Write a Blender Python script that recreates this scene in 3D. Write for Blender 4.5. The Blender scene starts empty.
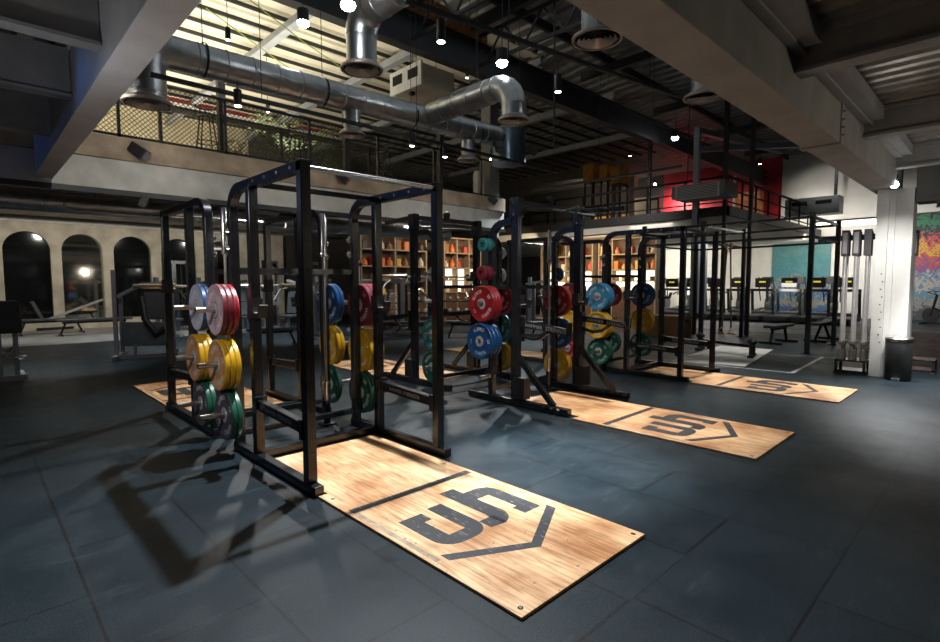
import bpy, bmesh, math, random
from mathutils import Vector, Matrix
random.seed(7)
PI = math.pi
C = bpy.context.scene.collection
scene = bpy.context.scene

# ------------------------------------------------------------------ camera numbers (solved from the photograph)
CAM_F, CAM_YAW, CAM_TILT, CAM_ROLL, CAM_H = 524.5, 0.8045, 0.0716, -0.0026, 1.5
_f = Vector((math.cos(CAM_YAW)*math.cos(CAM_TILT), math.sin(CAM_YAW)*math.cos(CAM_TILT), -math.sin(CAM_TILT)))
_r = Vector((math.sin(CAM_YAW), -math.cos(CAM_YAW), 0)); _u = _r.cross(_f)
_r, _u = math.cos(CAM_ROLL)*_r+math.sin(CAM_ROLL)*_u, -math.sin(CAM_ROLL)*_r+math.cos(CAM_ROLL)*_u
EYE = Vector((0, 0, CAM_H))
def ray(px, py): return _f + _r*((px-470)/CAM_F) + _u*((321-py)/CAM_F)
def on_z(px, py, z=0.0):
    d = ray(px, py); return EYE + d*((z-CAM_H)/d.z)
def on_x(px, py, x):
    d = ray(px, py); return EYE + d*(x/d.x)
def on_y(px, py, y):
    d = ray(px, py); return EYE + d*(y/d.y)

# ------------------------------------------------------------------ materials
MATS = {}
def M(name, c, r=0.5, m=0.0, var=0.15, scale=6.0, bump=0.0, bscale=80.0, emit=None, estr=0.0, spec=0.5, stretch=None):
    if name in MATS: return MATS[name]
    mt = bpy.data.materials.new(name); mt.use_nodes = True
    nt = mt.node_tree; N = nt.nodes; L = nt.links; b = N['Principled BSDF']
    b.inputs['Roughness'].default_value = r; b.inputs['Metallic'].default_value = m
    b.inputs['Specular IOR Level'].default_value = spec
    tc = N.new('ShaderNodeTexCoord'); mp = N.new('ShaderNodeMapping')
    L.new(tc.outputs['Object'], mp.inputs['Vector'])
    if stretch: mp.inputs['Scale'].default_value = stretch
    nz = N.new('ShaderNodeTexNoise'); nz.inputs['Scale'].default_value = scale; nz.inputs['Detail'].default_value = 4
    L.new(mp.outputs[0], nz.inputs['Vector'])
    rp = N.new('ShaderNodeValToRGB')
    rp.color_ramp.elements[0].position = 0.3; rp.color_ramp.elements[1].position = 0.7
    rp.color_ramp.elements[0].color = [max(0, x*(1-var)) for x in c]+[1]
    rp.color_ramp.elements[1].color = [min(1, x*(1+var)) for x in c]+[1]
    L.new(nz.outputs['Fac'], rp.inputs['Fac']); L.new(rp.outputs[0], b.inputs['Base Color'])
    if bump:
        n2 = N.new('ShaderNodeTexNoise'); n2.inputs['Scale'].default_value = bscale; n2.inputs['Detail'].default_value = 3
        L.new(mp.outputs[0], n2.inputs['Vector'])
        bp = N.new('ShaderNodeBump'); bp.inputs['Strength'].default_value = bump; bp.inputs['Distance'].default_value = 0.01
        L.new(n2.outputs['Fac'], bp.inputs['Height']); L.new(bp.outputs[0], b.inputs['Normal'])
    if emit:
        b.inputs['Emission Color'].default_value = list(emit)+[1]; b.inputs['Emission Strength'].default_value = estr
    MATS[name] = mt
    return mt

blk = M('black_powder_coat', (.012, .013, .016), .24, 0.0, .3, 12, .03, 300, spec=.7)
blk2 = M('black_matte_metal', (.014, .014, .016), .5, 0, .2, 10)
hole = M('hole_dark', (.003, .003, .003), .9, 0, 0)
steel = M('brushed_steel', (.55, .54, .52), .28, 1, .12, 20)
chrome = M('worn_chrome', (.66, .65, .63), .22, 1, .1, 30)
white_ink = M('white_ink', (.75, .75, .77), .5, 0, .05, 40)
grey_ink = M('grey_ink', (.32, .3, .36), .5, 0, .1, 40)
black_ink = None
duct_m = M('galvanised_steel', (.5, .52, .53), .36, 1, .22, 5, .06, 20)
concrete = M('plastered_concrete', (.52, .52, .49), .8, 0, .16, 3, .15, 30)
brown_edge = M('raw_brown_concrete', (.34, .27, .2), .85, 0, .3, 3, .3, 25)
beam_m = M('painted_grey_beam', (.3, .3, .305), .62, 0, .12, 4, .08, 60)
deck_m = M('steel_decking', (.6, .57, .52), .3, .75, .25, 4)
cream_m = M('cream_roof_sheet', (.6, .56, .44), .7, 0, .1, 2)
darkroof_m = M('grey_roof_sheet', (.2, .205, .2), .6, .2, .2, 2)
whitewall = M('white_painted_wall', (.62, .61, .57), .75, 0, .06, 2, .05, 40)
darkwall = M('dark_wall', (.05, .05, .052), .8, 0, .25, 2)
rubber_d = M('dark_rubber', (.02, .021, .023), .75, 0, .25, 60)
vinyl = M('black_vinyl_pad', (.018, .019, .022), .42, 0, .25, 15, .05, 200)
orange_wood = M('osb_board', (.42, .2, .07), .8, 0, .4, 25)

def wood_material():
    mt = bpy.data.materials.new('birch_plywood'); mt.use_nodes = True
    nt = mt.node_tree; N = nt.nodes; L = nt.links; b = N['Principled BSDF']
    b.inputs['Roughness'].default_value = .5
    g = N.new('ShaderNodeNewGeometry'); mp = N.new('ShaderNodeMapping'); mp.inputs['Scale'].default_value = (14, 1.1, 1)
    L.new(g.outputs['Position'], mp.inputs['Vector'])
    n1 = N.new('ShaderNodeTexNoise'); n1.inputs['Scale'].default_value = 3; n1.inputs['Detail'].default_value = 8; n1.inputs['Distortion'].default_value = .8
    L.new(mp.outputs[0], n1.inputs['Vector'])
    r1 = N.new('ShaderNodeValToRGB'); e = r1.color_ramp.elements
    e[0].position = .3; e[0].color = (.36, .19, .085, 1); e[1].position = .6; e[1].color = (.72, .48, .27, 1)
    L.new(n1.outputs['Fac'], r1.inputs['Fac'])
    n2 = N.new('ShaderNodeTexNoise'); n2.inputs['Scale'].default_value = 2.2; n2.inputs['Detail'].default_value = 6
    L.new(g.outputs['Position'], n2.inputs['Vector'])
    r2 = N.new('ShaderNodeValToRGB'); e = r2.color_ramp.elements
    e[0].position = .35; e[0].color = (.62, .43, .27, 1); e[1].position = .6; e[1].color = (1.12, 1.1, 1.08, 1)
    L.new(n2.outputs['Fac'], r2.inputs['Fac'])
    mx = N.new('ShaderNodeMixRGB'); mx.blend_type = 'MULTIPLY'; mx.inputs[0].default_value = 1
    L.new(r1.outputs[0], mx.inputs[1]); L.new(r2.outputs[0], mx.inputs[2])
    # scuff specks
    n3 = N.new('ShaderNodeTexNoise'); n3.inputs['Scale'].default_value = 34; n3.inputs['Detail'].default_value = 2
    L.new(g.outputs['Position'], n3.inputs['Vector'])
    r3 = N.new('ShaderNodeValToRGB'); e = r3.color_ramp.elements
    e[0].position = .70; e[0].color = (0, 0, 0, 1); e[1].position = .74; e[1].color = (1, 1, 1, 1)
    L.new(n3.outputs['Fac'], r3.inputs['Fac'])
    m2 = N.new('ShaderNodeMixRGB'); m2.inputs[2].default_value = (.16, .1, .06, 1)
    L.new(r3.outputs[0], m2.inputs[0]); L.new(mx.outputs[0], m2.inputs[1]); L.new(m2.outputs[0], b.inputs['Base Color'])
    return mt
wood = wood_material()

def ink_material():
    # black stencil paint, rubbed through in streaks
    mt = bpy.data.materials.new('worn_black_stencil_paint'); mt.use_nodes = True
    nt = mt.node_tree; N = nt.nodes; L = nt.links; b = N['Principled BSDF']; b.inputs['Roughness'].default_value = .6
    g = N.new('ShaderNodeNewGeometry'); mp = N.new('ShaderNodeMapping'); mp.inputs['Scale'].default_value = (40, 5, 1)
    L.new(g.outputs['Position'], mp.inputs['Vector'])
    n = N.new('ShaderNodeTexNoise'); n.inputs['Scale'].default_value = 2.4; n.inputs['Detail'].default_value = 6
    L.new(mp.outputs[0], n.inputs['Vector'])
    r = N.new('ShaderNodeValToRGB'); e = r.color_ramp.elements
    e[0].position = .6; e[0].color = (.012, .014, .018, 1); e[1].position = .72; e[1].color = (.3, .22, .15, 1)
    L.new(n.outputs['Fac'], r.inputs['Fac']); L.new(r.outputs[0], b.inputs['Base Color'])
    return mt
black_ink = ink_material()

def floor_material():
    mt = bpy.data.materials.new('rubber_tile_floor'); mt.use_nodes = True
    nt = mt.node_tree; N = nt.nodes; L = nt.links; b = N['Principled BSDF']
    b.inputs['Specular IOR Level'].default_value = .25
    g = N.new('ShaderNodeNewGeometry')
    sx = N.new('ShaderNodeSeparateXYZ'); L.new(g.outputs['Position'], sx.inputs[0])
    cb = N.new('ShaderNodeCombineXYZ'); L.new(sx.outputs['Y'], cb.inputs['X']); L.new(sx.outputs['X'], cb.inputs['Y'])
    def bricks(vec, loc):
        m_ = N.new('ShaderNodeMapping'); m_.inputs['Location'].default_value = loc; L.new(vec, m_.inputs['Vector'])
        br = N.new('ShaderNodeTexBrick'); br.offset = 0.5; L.new(m_.outputs[0], br.inputs['Vector'])
        for k, v in (('Scale', 1), ('Mortar Size', .008), ('Mortar Smooth', .2), ('Brick Width', 1.22), ('Row Height', 0.61), ('Bias', 0)):
            br.inputs[k].default_value = v
        br.inputs['Color1'].default_value = (.0075, .0155, .021, 1); br.inputs['Color2'].default_value = (.0092, .0185, .0245, 1)
        br.inputs['Mortar'].default_value = (.003, .004, .005, 1)
        return br
    b1 = bricks(cb.outputs[0], (-1.2, -.97, 0)); b2 = bricks(g.outputs['Position'], (-.4, -.585, 0))
    gt = N.new('ShaderNodeMath'); gt.operation = 'GREATER_THAN'; gt.inputs[1].default_value = 1.8; L.new(sx.outputs['X'], gt.inputs[0])
    gy = N.new('ShaderNodeMath'); gy.operation = 'LESS_THAN'; gy.inputs[1].default_value = 1.195; L.new(sx.outputs['Y'], gy.inputs[0])
    gm = N.new('ShaderNodeMath'); gm.operation = 'MULTIPLY'; L.new(gt.outputs[0], gm.inputs[0]); L.new(gy.outputs[0], gm.inputs[1])
    br = N.new('ShaderNodeMixRGB'); L.new(gm.outputs[0], br.inputs[0]); L.new(b1.outputs['Color'], br.inputs[1]); L.new(b2.outputs['Color'], br.inputs[2])
    n1 = N.new('ShaderNodeTexNoise'); n1.inputs['Scale'].default_value = 160; n1.inputs['Detail'].default_value = 3
    L.new(g.outputs['Position'], n1.inputs['Vector'])
    r1 = N.new('ShaderNodeValToRGB'); e = r1.color_ramp.elements
    e[0].position = .4; e[0].color = (.35, .35, .35, 1); e[1].position = .64; e[1].color = (1.7, 1.7, 1.7, 1)
    L.new(n1.outputs['Fac'], r1.inputs['Fac'])
    n2 = N.new('ShaderNodeTexNoise'); n2.inputs['Scale'].default_value = 1.6; n2.inputs['Detail'].default_value = 9; n2.inputs['Roughness'].default_value = .65
    L.new(g.outputs['Position'], n2.inputs['Vector'])
    r2 = N.new('ShaderNodeValToRGB'); e = r2.color_ramp.elements
    e[0].position = .35; e[0].color = (.7, .72, .75, 1); e[1].position = .7; e[1].color = (1, 1, 1, 1)
    L.new(n2.outputs['Fac'], r2.inputs['Fac'])
    m1 = N.new('ShaderNodeMixRGB'); m1.blend_type = 'MULTIPLY'; m1.inputs[0].default_value = 1
    L.new(br.outputs[0], m1.inputs[1]); L.new(r1.outputs[0], m1.inputs[2])
    m2 = N.new('ShaderNodeMixRGB'); m2.blend_type = 'MULTIPLY'; m2.inputs[0].default_value = 1
    L.new(m1.outputs[0], m2.inputs[1]); L.new(r2.outputs[0], m2.inputs[2])
    # chalky scuffs
    mp3 = N.new('ShaderNodeMapping'); mp3.inputs['Scale'].default_value = (1.2, 5, 1); mp3.inputs['Rotation'].default_value = (0, 0, .5)
    L.new(g.outputs['Position'], mp3.inputs['Vector'])
    n3 = N.new('ShaderNodeTexNoise'); n3.inputs['Scale'].default_value = 1.3; n3.inputs['Detail'].default_value = 10; n3.inputs['Roughness'].default_value = .7
    L.new(mp3.outputs[0], n3.inputs['Vector'])
    r3 = N.new('ShaderNodeValToRGB'); e = r3.color_ramp.elements
    e[0].position = .58; e[0].color = (0, 0, 0, 1); e[1].position = .8; e[1].color = (.5, .5, .5, 1)
    L.new(n3.outputs['Fac'], r3.inputs['Fac'])
    m3 = N.new('ShaderNodeMixRGB'); m3.inputs[2].default_value = (.05, .068, .078, 1)
    L.new(r3.outputs[0], m3.inputs[0]); L.new(m2.outputs[0], m3.inputs[1]); L.new(m3.outputs[0], b.inputs['Base Color'])
    r4 = N.new('ShaderNodeMapRange'); r4.inputs['From Min'].default_value = .3; r4.inputs['From Max'].default_value = .7
    r4.inputs['To Min'].default_value = .36; r4.inputs['To Max'].default_value = .55
    L.new(n2.outputs['Fac'], r4.inputs['Value']); L.new(r4.outputs[0], b.inputs['Roughness'])
    bp = N.new('ShaderNodeBump'); bp.inputs['Strength'].default_value = .35; bp.inputs['Distance'].default_value = .004
    L.new(n1.outputs['Fac'], bp.inputs['Height']); L.new(bp.outputs[0], b.inputs['Normal'])
    return mt

def graffiti_material(name, ramp, base_scale=1.4):
    mt = bpy.data.materials.new(name); mt.use_nodes = True
    nt = mt.node_tree; N = nt.nodes; L = nt.links; b = N['Principled BSDF']; b.inputs['Roughness'].default_value = .7
    g = N.new('ShaderNodeNewGeometry')
    sx = N.new('ShaderNodeSeparateXYZ'); L.new(g.outputs['Position'], sx.inputs[0])
    n = N.new('ShaderNodeTexNoise'); n.inputs['Scale'].default_value = base_scale; n.inputs['Detail'].default_value = 6; n.inputs['Distortion'].default_value = 2.5
    L.new(g.outputs['Position'], n.inputs['Vector'])
    ma = N.new('ShaderNodeMath'); ma.operation = 'MULTIPLY_ADD'; ma.inputs[1].default_value = .5; ma.inputs[2].default_value = -.25
    L.new(n.outputs['Fac'], ma.inputs[0])
    mz = N.new('ShaderNodeMath'); mz.operation = 'MULTIPLY_ADD'; mz.inputs[1].default_value = .22
    L.new(sx.outputs['Z'], mz.inputs[0]); L.new(ma.outputs[0], mz.inputs[2])
    r = N.new('ShaderNodeValToRGB'); r.color_ramp.interpolation = 'CONSTANT'
    while len(r.color_ramp.elements) < len(ramp): r.color_ramp.elements.new(.5)
    for el, (p, c) in zip(r.color_ramp.elements, ramp): el.position = p; el.color = list(c)+[1]
    L.new(mz.outputs[0], r.inputs['Fac']); L.new(r.outputs[0], b.inputs['Base Color'])
    return mt

# ------------------------------------------------------------------ mesh building
class MB:
    """collects shapes in world (or thing) coordinates; build() links them as ONE mesh object relative to origin o"""
    def __init__(s, o=(0, 0, 0)):
        s.v = []; s.f = []; s.mi = []; s.o = Vector(o); s.m = 0
    def _add(s, vs, fs):
        k = len(s.v); s.v += [Vector(p)-s.o for p in vs]; s.f += [[i+k for i in f] for f in fs]; s.mi += [s.m]*len(fs)
    def box(s, c, d, R=None):
        x, y, z = d[0]/2, d[1]/2, d[2]/2
        P = [Vector(p) for p in ((-x,-y,-z),(x,-y,-z),(x,y,-z),(-x,y,-z),(-x,-y,z),(x,-y,z),(x,y,z),(-x,y,z))]
        if R is not None: P = [R @ p for p in P]
        c = Vector(c); s._add([p+c for p in P], [(3,2,1,0),(4,5,6,7),(0,1,5,4),(1,2,6,5),(2,3,7,6),(3,0,4,7)]); return s
    def box2(s, a, b):
        a, b = Vector(a), Vector(b)
        return s.box((a+b)/2, [abs(q) for q in (b-a)])
    def bar(s, p0, p1, w=.05, h=None, up=(0, 0, 1)):
        """square bar from p0 to p1"""
        h = h or w; p0, p1 = Vector(p0), Vector(p1); d = (p1-p0).normalized(); up = Vector(up)
        if abs(d.dot(up)) > .99: up = Vector((0, 1, 0))
        a = d.cross(up).normalized(); b = a.cross(d)
        P = []
        for q in (p0, p1):
            for (i, j) in ((-1,-1),(1,-1),(1,1),(-1,1)): P.append(q + a*(i*w/2) + b*(j*h/2))
        s._add(P, [(3,2,1,0),(4,5,6,7),(0,1,5,4),(1,2,6,5),(2,3,7,6),(3,0,4,7)]); return s
    def tube(s, path, r, n=8, caps=True):
        path = [Vector(p) for p in path]; P = []; m = len(path); prev = None
        for i, p in enumerate(path):
            d = (path[min(i+1, m-1)]-path[max(i-1, 0)]).normalized()
            if prev is None:
                a = d.cross(Vector((0, 0, 1)))
                if a.length < .05: a = d.cross(Vector((0, 1, 0)))
            else: a = prev - d*prev.dot(d)
            a.normalize(); prev = a; b = d.cross(a)
            rr = r[i] if isinstance(r, (list, tuple)) else r
            for k in range(n):
                t = 2*PI*k/n; P.append(p + a*(rr*math.cos(t)) + b*(rr*math.sin(t)))
        F = []
        for i in range(m-1):
            for k in range(n): F.append((i*n+k, i*n+(k+1) % n, (i+1)*n+(k+1) % n, (i+1)*n+k))
        if caps: F.append(list(range(n))[::-1]); F.append([(m-1)*n+k for k in range(n)])
        s._add(P, F); return s
    def sweep_sq(s, path, w, h, side):
        """rectangular tube along a planar path; side = the axis normal to the plane"""
        path = [Vector(p) for p in path]; side = Vector(side).normalized(); m = len(path); P = []
        for i, p in enumerate(path):
            d0 = (p-path[i-1]).normalized() if i else (path[1]-p).normalized()
            d1 = (path[i+1]-p).normalized() if i < m-1 else d0
            t = (d0+d1).normalized(); nrm = t.cross(side).normalized(); k = 1/max(.5, t.dot(d0))
            for (a, b) in ((-1,-1),(1,-1),(1,1),(-1,1)): P.append(p + side*(a*w/2) + nrm*(b*h/2*k))
        F = [(3,2,1,0)]
        for i in range(m-1):
            for k in range(4): F.append((i*4+k, i*4+(k+1) % 4, (i+1)*4+(k+1) % 4, (i+1)*4+k))
        F.append([(m-1)*4+k for k in range(4)])
        s._add(P, F); return s
    def lathe(s, prof, base, axis=(0, 0, 1), n=24, cap=True):
        """prof: list of (radius, height along axis)"""
        ax = Vector(axis).normalized(); base = Vector(base)
        a = ax.cross(Vector((0, 0, 1)))
        if a.length < .05: a = Vector((1, 0, 0))
        a.normalize(); b = ax.cross(a); P = []
        for (r, t) in prof:
            for k in range(n):
                q = 2*PI*k/n; P.append(base + ax*t + a*(r*math.cos(q)) + b*(r*math.sin(q)))
        F = []; m = len(prof)
        for i in range(m-1):
            for k in range(n): F.append((i*n+k, i*n+(k+1) % n, (i+1)*n+(k+1) % n, (i+1)*n+k))
        if cap:
            F.append(list(range(n))[::-1]); F.append([(m-1)*n+k for k in range(n)])
        s._add(P, F); return s
    def cyl(s, p0, p1, r, n=12, r2=None):
        p0, p1 = Vector(p0), Vector(p1)
        return s.lathe([(r, 0), (r2 if r2 is not None else r, (p1-p0).length)], p0, p1-p0, n)
    def prism(s, poly, z0, z1):
        n = len(poly)
        A = sum(poly[i][0]*poly[(i+1) % n][1]-poly[(i+1) % n][0]*poly[i][1] for i in range(n))
        if A < 0: poly = poly[::-1]
        P = [(x, y, z0) for x, y in poly]+[(x, y, z1) for x, y in poly]
        s._add(P, [list(range(n))[::-1], [n+i for i in range(n)]]+[(i, (i+1) % n, n+(i+1) % n, n+i) for i in range(n)]); return s
    def face(s, pts): s._add(pts, [list(range(len(pts)))]); return s
    def ball(s, c, r, n=12, m=8, sq=(1, 1, 1)):
        prof = []
        c = Vector(c); P = []; F = []
        for i in range(1, m):
            t = PI*i/m
            for k in range(n):
                q = 2*PI*k/n; P.append(c+Vector((r*sq[0]*math.sin(t)*math.cos(q), r*sq[1]*math.sin(t)*math.sin(q), r*sq[2]*math.cos(t))))
        P.append(c+Vector((0, 0, r*sq[2]))); P.append(c-Vector((0, 0, r*sq[2]))); T = len(P)-2
        for i in range(m-2):
            for k in range(n): F.append((i*n+k, (i+1)*n+k, (i+1)*n+(k+1) % n, i*n+(k+1) % n))
        for k in range(n):
            F.append((T, k, (k+1) % n)); F.append((T+1, (m-2)*n+(k+1) % n, (m-2)*n+k))
        s._add(P, F); return s
    def build(s, name, mats, parent=None, smooth=True, bevel=0.0, loc=None):
        me = bpy.data.meshes.new(name); me.from_pydata([tuple(p) for p in s.v], [], s.f)
        if not isinstance(mats, (list, tuple)): mats = [mats]
        for mt in mats: me.materials.append(mt)
        me.polygons.foreach_set('material_index', s.mi)
        me.update()
        if smooth:
            me.shade_smooth(); me.set_sharp_from_angle(angle=math.radians(35))
        o = bpy.data.objects.new(name, me); C.objects.link(o)
        if parent is not None: o.parent = parent
        elif loc is not None: o.location = loc
        else: o.location = s.o
        if bevel:
            bv = o.modifiers.new('Bevel', 'BEVEL'); bv.width = bevel; bv.segments = 2; bv.limit_method = 'ANGLE'; bv.angle_limit = math.radians(50)
        return o

LABELS = {}
def tag(o, label, cat, group=None, kind=None):
    o['label'] = label; o['category'] = cat
    if group: o['group'] = group
    if kind: o['kind'] = kind
    n = len(label.split())
    if n < 4 or n > 16: print('LABEL LENGTH', n, label)
    if label in LABELS: print('DUP LABEL', label)
    LABELS[label] = 1
    return o
def thing(name, label, cat, loc=(0, 0, 0), rz=0, group=None):
    o = bpy.data.objects.new(name, None); C.objects.link(o); o.empty_display_size = .1
    o.location = loc; o.rotation_euler = (0, 0, rz)
    return tag(o, label, cat, group)
def dup(root, loc, rz, label, group=None):
    r = root.copy(); C.objects.link(r); r.location = loc; r.rotation_euler = (0, 0, rz)
    tag(r, label, root['category'], group or root.get('group'))
    for ch in list(root.children):
        c = ch.copy(); C.objects.link(c); c.parent = r
        for g in list(ch.children):
            d = g.copy(); C.objects.link(d); d.parent = c
    return r
def struct(o):
    o['kind'] = 'structure'; return o
def text_mesh(body, size):
    cu = bpy.data.curves.new('lettering', 'FONT'); cu.body = body; cu.size = size; cu.align_x = 'CENTER'; cu.align_y = 'CENTER'; cu.resolution_u = 2
    o = bpy.data.objects.new('lettering', cu); C.objects.link(o)
    dg = bpy.context.evaluated_depsgraph_get(); me = bpy.data.meshes.new_from_object(o.evaluated_get(dg))
    vs = [v.co.copy() for v in me.vertices]; fs = [list(p.vertices) for p in me.polygons]
    bpy.data.objects.remove(o); bpy.data.curves.remove(cu); bpy.data.meshes.remove(me)
    return vs, fs
# ================================================================== THE SETTING
floor = struct(MB().box2((-9, -6, -.1), (34, 27, 0)).build('floor', floor_material(), smooth=False))

def corrugated(name, mt, x0, x1, y0, y1, z, along, pitch, depth):
    """steel sheet with trapezoid ribs running along 'x' or 'y', seen from below; has a flat top skin"""
    mb = MB(); prof = []
    a0, a1 = (y0, y1) if along == 'x' else (x0, x1)
    t = a0
    while t < a1:
        for (q, d) in ((0, 0), (.42, 0), (.5, 1), (.92, 1)): prof.append((t+q*pitch, z+d*depth))
        t += pitch
    P = []
    for (t, zz) in prof:
        for e in ((x0, x1) if along == 'x' else (y0, y1)): P.append((e, t, zz) if along == 'x' else (t, e, zz))
    F = [(2*i, 2*i+1, 2*i+3, 2*i+2) for i in range(len(prof)-1)]
    mb._add(P, F)
    mb.box2((x0, y0, z+depth+.01), (x1, y1, z+depth+.06))
    return struct(mb.build(name, mt, smooth=False))
RZ = 7.2
corrugated('ceiling_far', cream_m, -7, 10.7, 8.6, 26, RZ, 'x', .5, .05)
corrugated('ceiling_middle', darkroof_m, -1, 34, 1.5, 8.6, RZ, 'y', .4, .07)
corrugated('ceiling_far_right', darkroof_m, 10.7, 34, 8.6, 26, RZ, 'y', .4, .07)
corrugated('ceiling_left', deck_m, -7, .95, -4, 10.8, 3.95, 'y', .3, .09)
corrugated('ceiling_right', deck_m, .5, 27, -6, 1.4, 3.52, 'y', .22, .07)

def beam_y(name, x0, x1, y0, y1, z0, z1, fl=.03):
    mb = MB(); w = x1-x0; xc = (x0+x1)/2
    mb.box2((x0, y0, z0), (x1, y1, z0+fl)); mb.box2((x0+.03, y0, z0+fl), (x1-.03, y1, z1-fl)); mb.box2((x0, y0, z1-fl), (x1, y1, z1))
    return struct(mb.build(name, beam_m, smooth=False, bevel=.006))
_bm = beam_m; beam_m = M('light_grey_beam', (.7, .69, .69), .6, 0, .08, 3, .06, 50); beam_y('beam_left', .88, 1.12, -3, 10.88, 3.2, 3.94); beam_m = _bm
mb = MB(); mb.box2((1.0, 1.34, 2.95), (10.95, 1.68, 3.5)); mb.box2((1.0, 1.26, 3.34), (10.3, 1.34, 3.4))
mb.box2((6.6, 1.325, 2.93), (6.7, 1.70, 3.36))
for z in (3.02, 3.1, 3.18, 3.26): mb.cyl((6.62, 1.33, z), (6.62, 1.30, z), .012, 6)
struct(mb.build('beam_right', M('encased_beam_grey', (.36, .345, .315), .7, 0, .14, 3, .1, 40), smooth=False, bevel=.012))
for i, y in enumerate((2.2, 3.75, 5.3, 6.9, 8.75)):
    mb = MB(); mb.box2((-6, y-.08, 3.42), (.9, y+.08, 3.45)); mb.box2((-6, y-.02, 3.45), (.9, y+.02, 3.92))
    struct(mb.build('beam_joist_left', beam_m, smooth=False))
for i, x in enumerate((2.3, 5.05, 7.8, 10.2, 13, 16)):
    mb = MB(); mb.box2((x-.09, -6, 3.2), (x+.09, 1.34, 3.23)); mb.box2((x-.02, -6, 3.23), (x+.02, 1.34, 3.48)); mb.box2((x-.09, -6, 3.48), (x+.09, 1.34, 3.52))
    struct(mb.build('beam_joist_right', beam_m, smooth=False))
# channel strips between the joists
for x0, x1 in ((2.5, 4.9), (5.2, 7.65), (7.95, 10.1)):
    mb = MB(); mb.box2((x0, 1.14, 3.36), (x1, 1.26, 3.385)); mb.box2((x0, 1.14, 3.385), (x1, 1.16, 3.5))
    struct(mb.build('beam_channel', beam_m, smooth=False))
# white steel column at the right
cw = M('white_column_paint', (.6, .61, .6), .6, 0, .08, 3, .06, 30)
mb = MB(); mb.box2((10.52, 1.14, 0), (10.9, 1.56, 2.95)); mb.box2((10.42, 1.43, 0), (10.52, 1.58, 2.95)); mb.box2((10.47, 1.35, 0), (10.52, 1.43, 2.95))
mb.m = 1
for k in range(10):
    z = .55+k*.12
    mb.box((10.419, 1.46+.02*(k % 2), z), (.004, .018, .018))
struct(mb.build('column_right', [cw, hole], smooth=False, bevel=.006))
mb = MB(); mb.box2((10.55, -5, 2.72), (10.95, 1.13, 3.5)); struct(mb.build('beam_header', M('dark_header', (.09, .088, .08), .7), smooth=False, bevel=.01))

# balcony across the back left
YB = 10.9
mb = MB(); mb.box2((-7, YB, 3.66), (12.0, 24, 4.05)); struct(mb.build('floor_balcony', brown_edge, smooth=False, bevel=.015))
mb = MB(); mb.box2((-7, YB+.06, 3.14), (12.0, YB+.32, 3.66)); struct(mb.build('beam_balcony', concrete, smooth=False, bevel=.01))
mb = MB(); mb.box2((-7, YB+.0, 3.05), (12.0, YB+.2, 3.14)); struct(mb.build('trim_1', blk2, smooth=False))
mb = MB(); mb.box2((-7, 12, 3.52), (12.0, 12.25, 3.66)); mb.box2((-7, 15, 3.46), (12, 15.25, 3.66)); mb.box2((-7, 18, 3.46), (12, 18.25, 3.66))
struct(mb.build('beam_under_balcony', beam_m, smooth=False))
mb = MB(); mb.box2((11.65, 11.2, 0), (12.05, 11.6, 7.2)); struct(mb.build('column_concrete', M('grey_concrete_column', (.22, .22, .21), .8, 0, .2, 3), smooth=False, bevel=.01))

# arched rear wall
WY = 22.0
arches = [(-.75, .55), (.92, 2.10), (2.39, 3.52), (3.84, 4.98), (5.32, 6.5), (6.85, 8.05)]
stone = M('aged_plaster_wall', (.36, .34, .28), .85, 0, .3, 2.2, .3, 14)
mb = MB(); ZT = 3.66; A0, ATOP = .32, 3.2
edge = [-7]+[v for a in arches for v in a]+[10]
for k in range(0, len(edge), 2): mb.box2((edge[k], WY, 0), (edge[k+1], WY+.35, ZT))
for (a, b) in arches:
    r = (b-a)/2; c = (a+b)/2; zc = ATOP-r
    mb.box2((a, WY, 0), (b, WY+.35, A0))
    n = 20; arc = [(c-r*math.cos(PI*i/n), zc+r*math.sin(PI*i/n)) for i in range(n+1)]
    for i in range(n):
        (xa, za), (xb, zb) = arc[i], arc[i+1]
        mb.face([(xa, WY, za), (xb, WY, zb), (xb, WY, ZT), (xa, WY, ZT)])
        mb.face([(xa, WY, za), (xa, WY+.35, za), (xb, WY+.35, zb), (xb, WY, zb)])
struct(mb.build('wall_back', stone, smooth=False))
dark_glass = M('dark_mirror_glass', (.05, .055, .06), .06, .9, .1, 2)
mirror = M('mirror_glass', (.62, .6, .54), .05, 1, .05, 2)
for i, (a, b) in enumerate(arches):
    mb = MB(); mb.box2((a-.02, WY+.2, A0-.02), (b+.02, WY+.24, ATOP+.02))
    struct(mb.build('window_%d' % (i+1), mirror if i in (2, 5) else dark_glass, smooth=False))
mb = MB(); mb.box2((-7, WY-.08, 3.5), (10, WY, 3.66)); struct(mb.build('trim_2', M('pale_cornice', (.42, .41, .38), .7), smooth=False))
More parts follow.
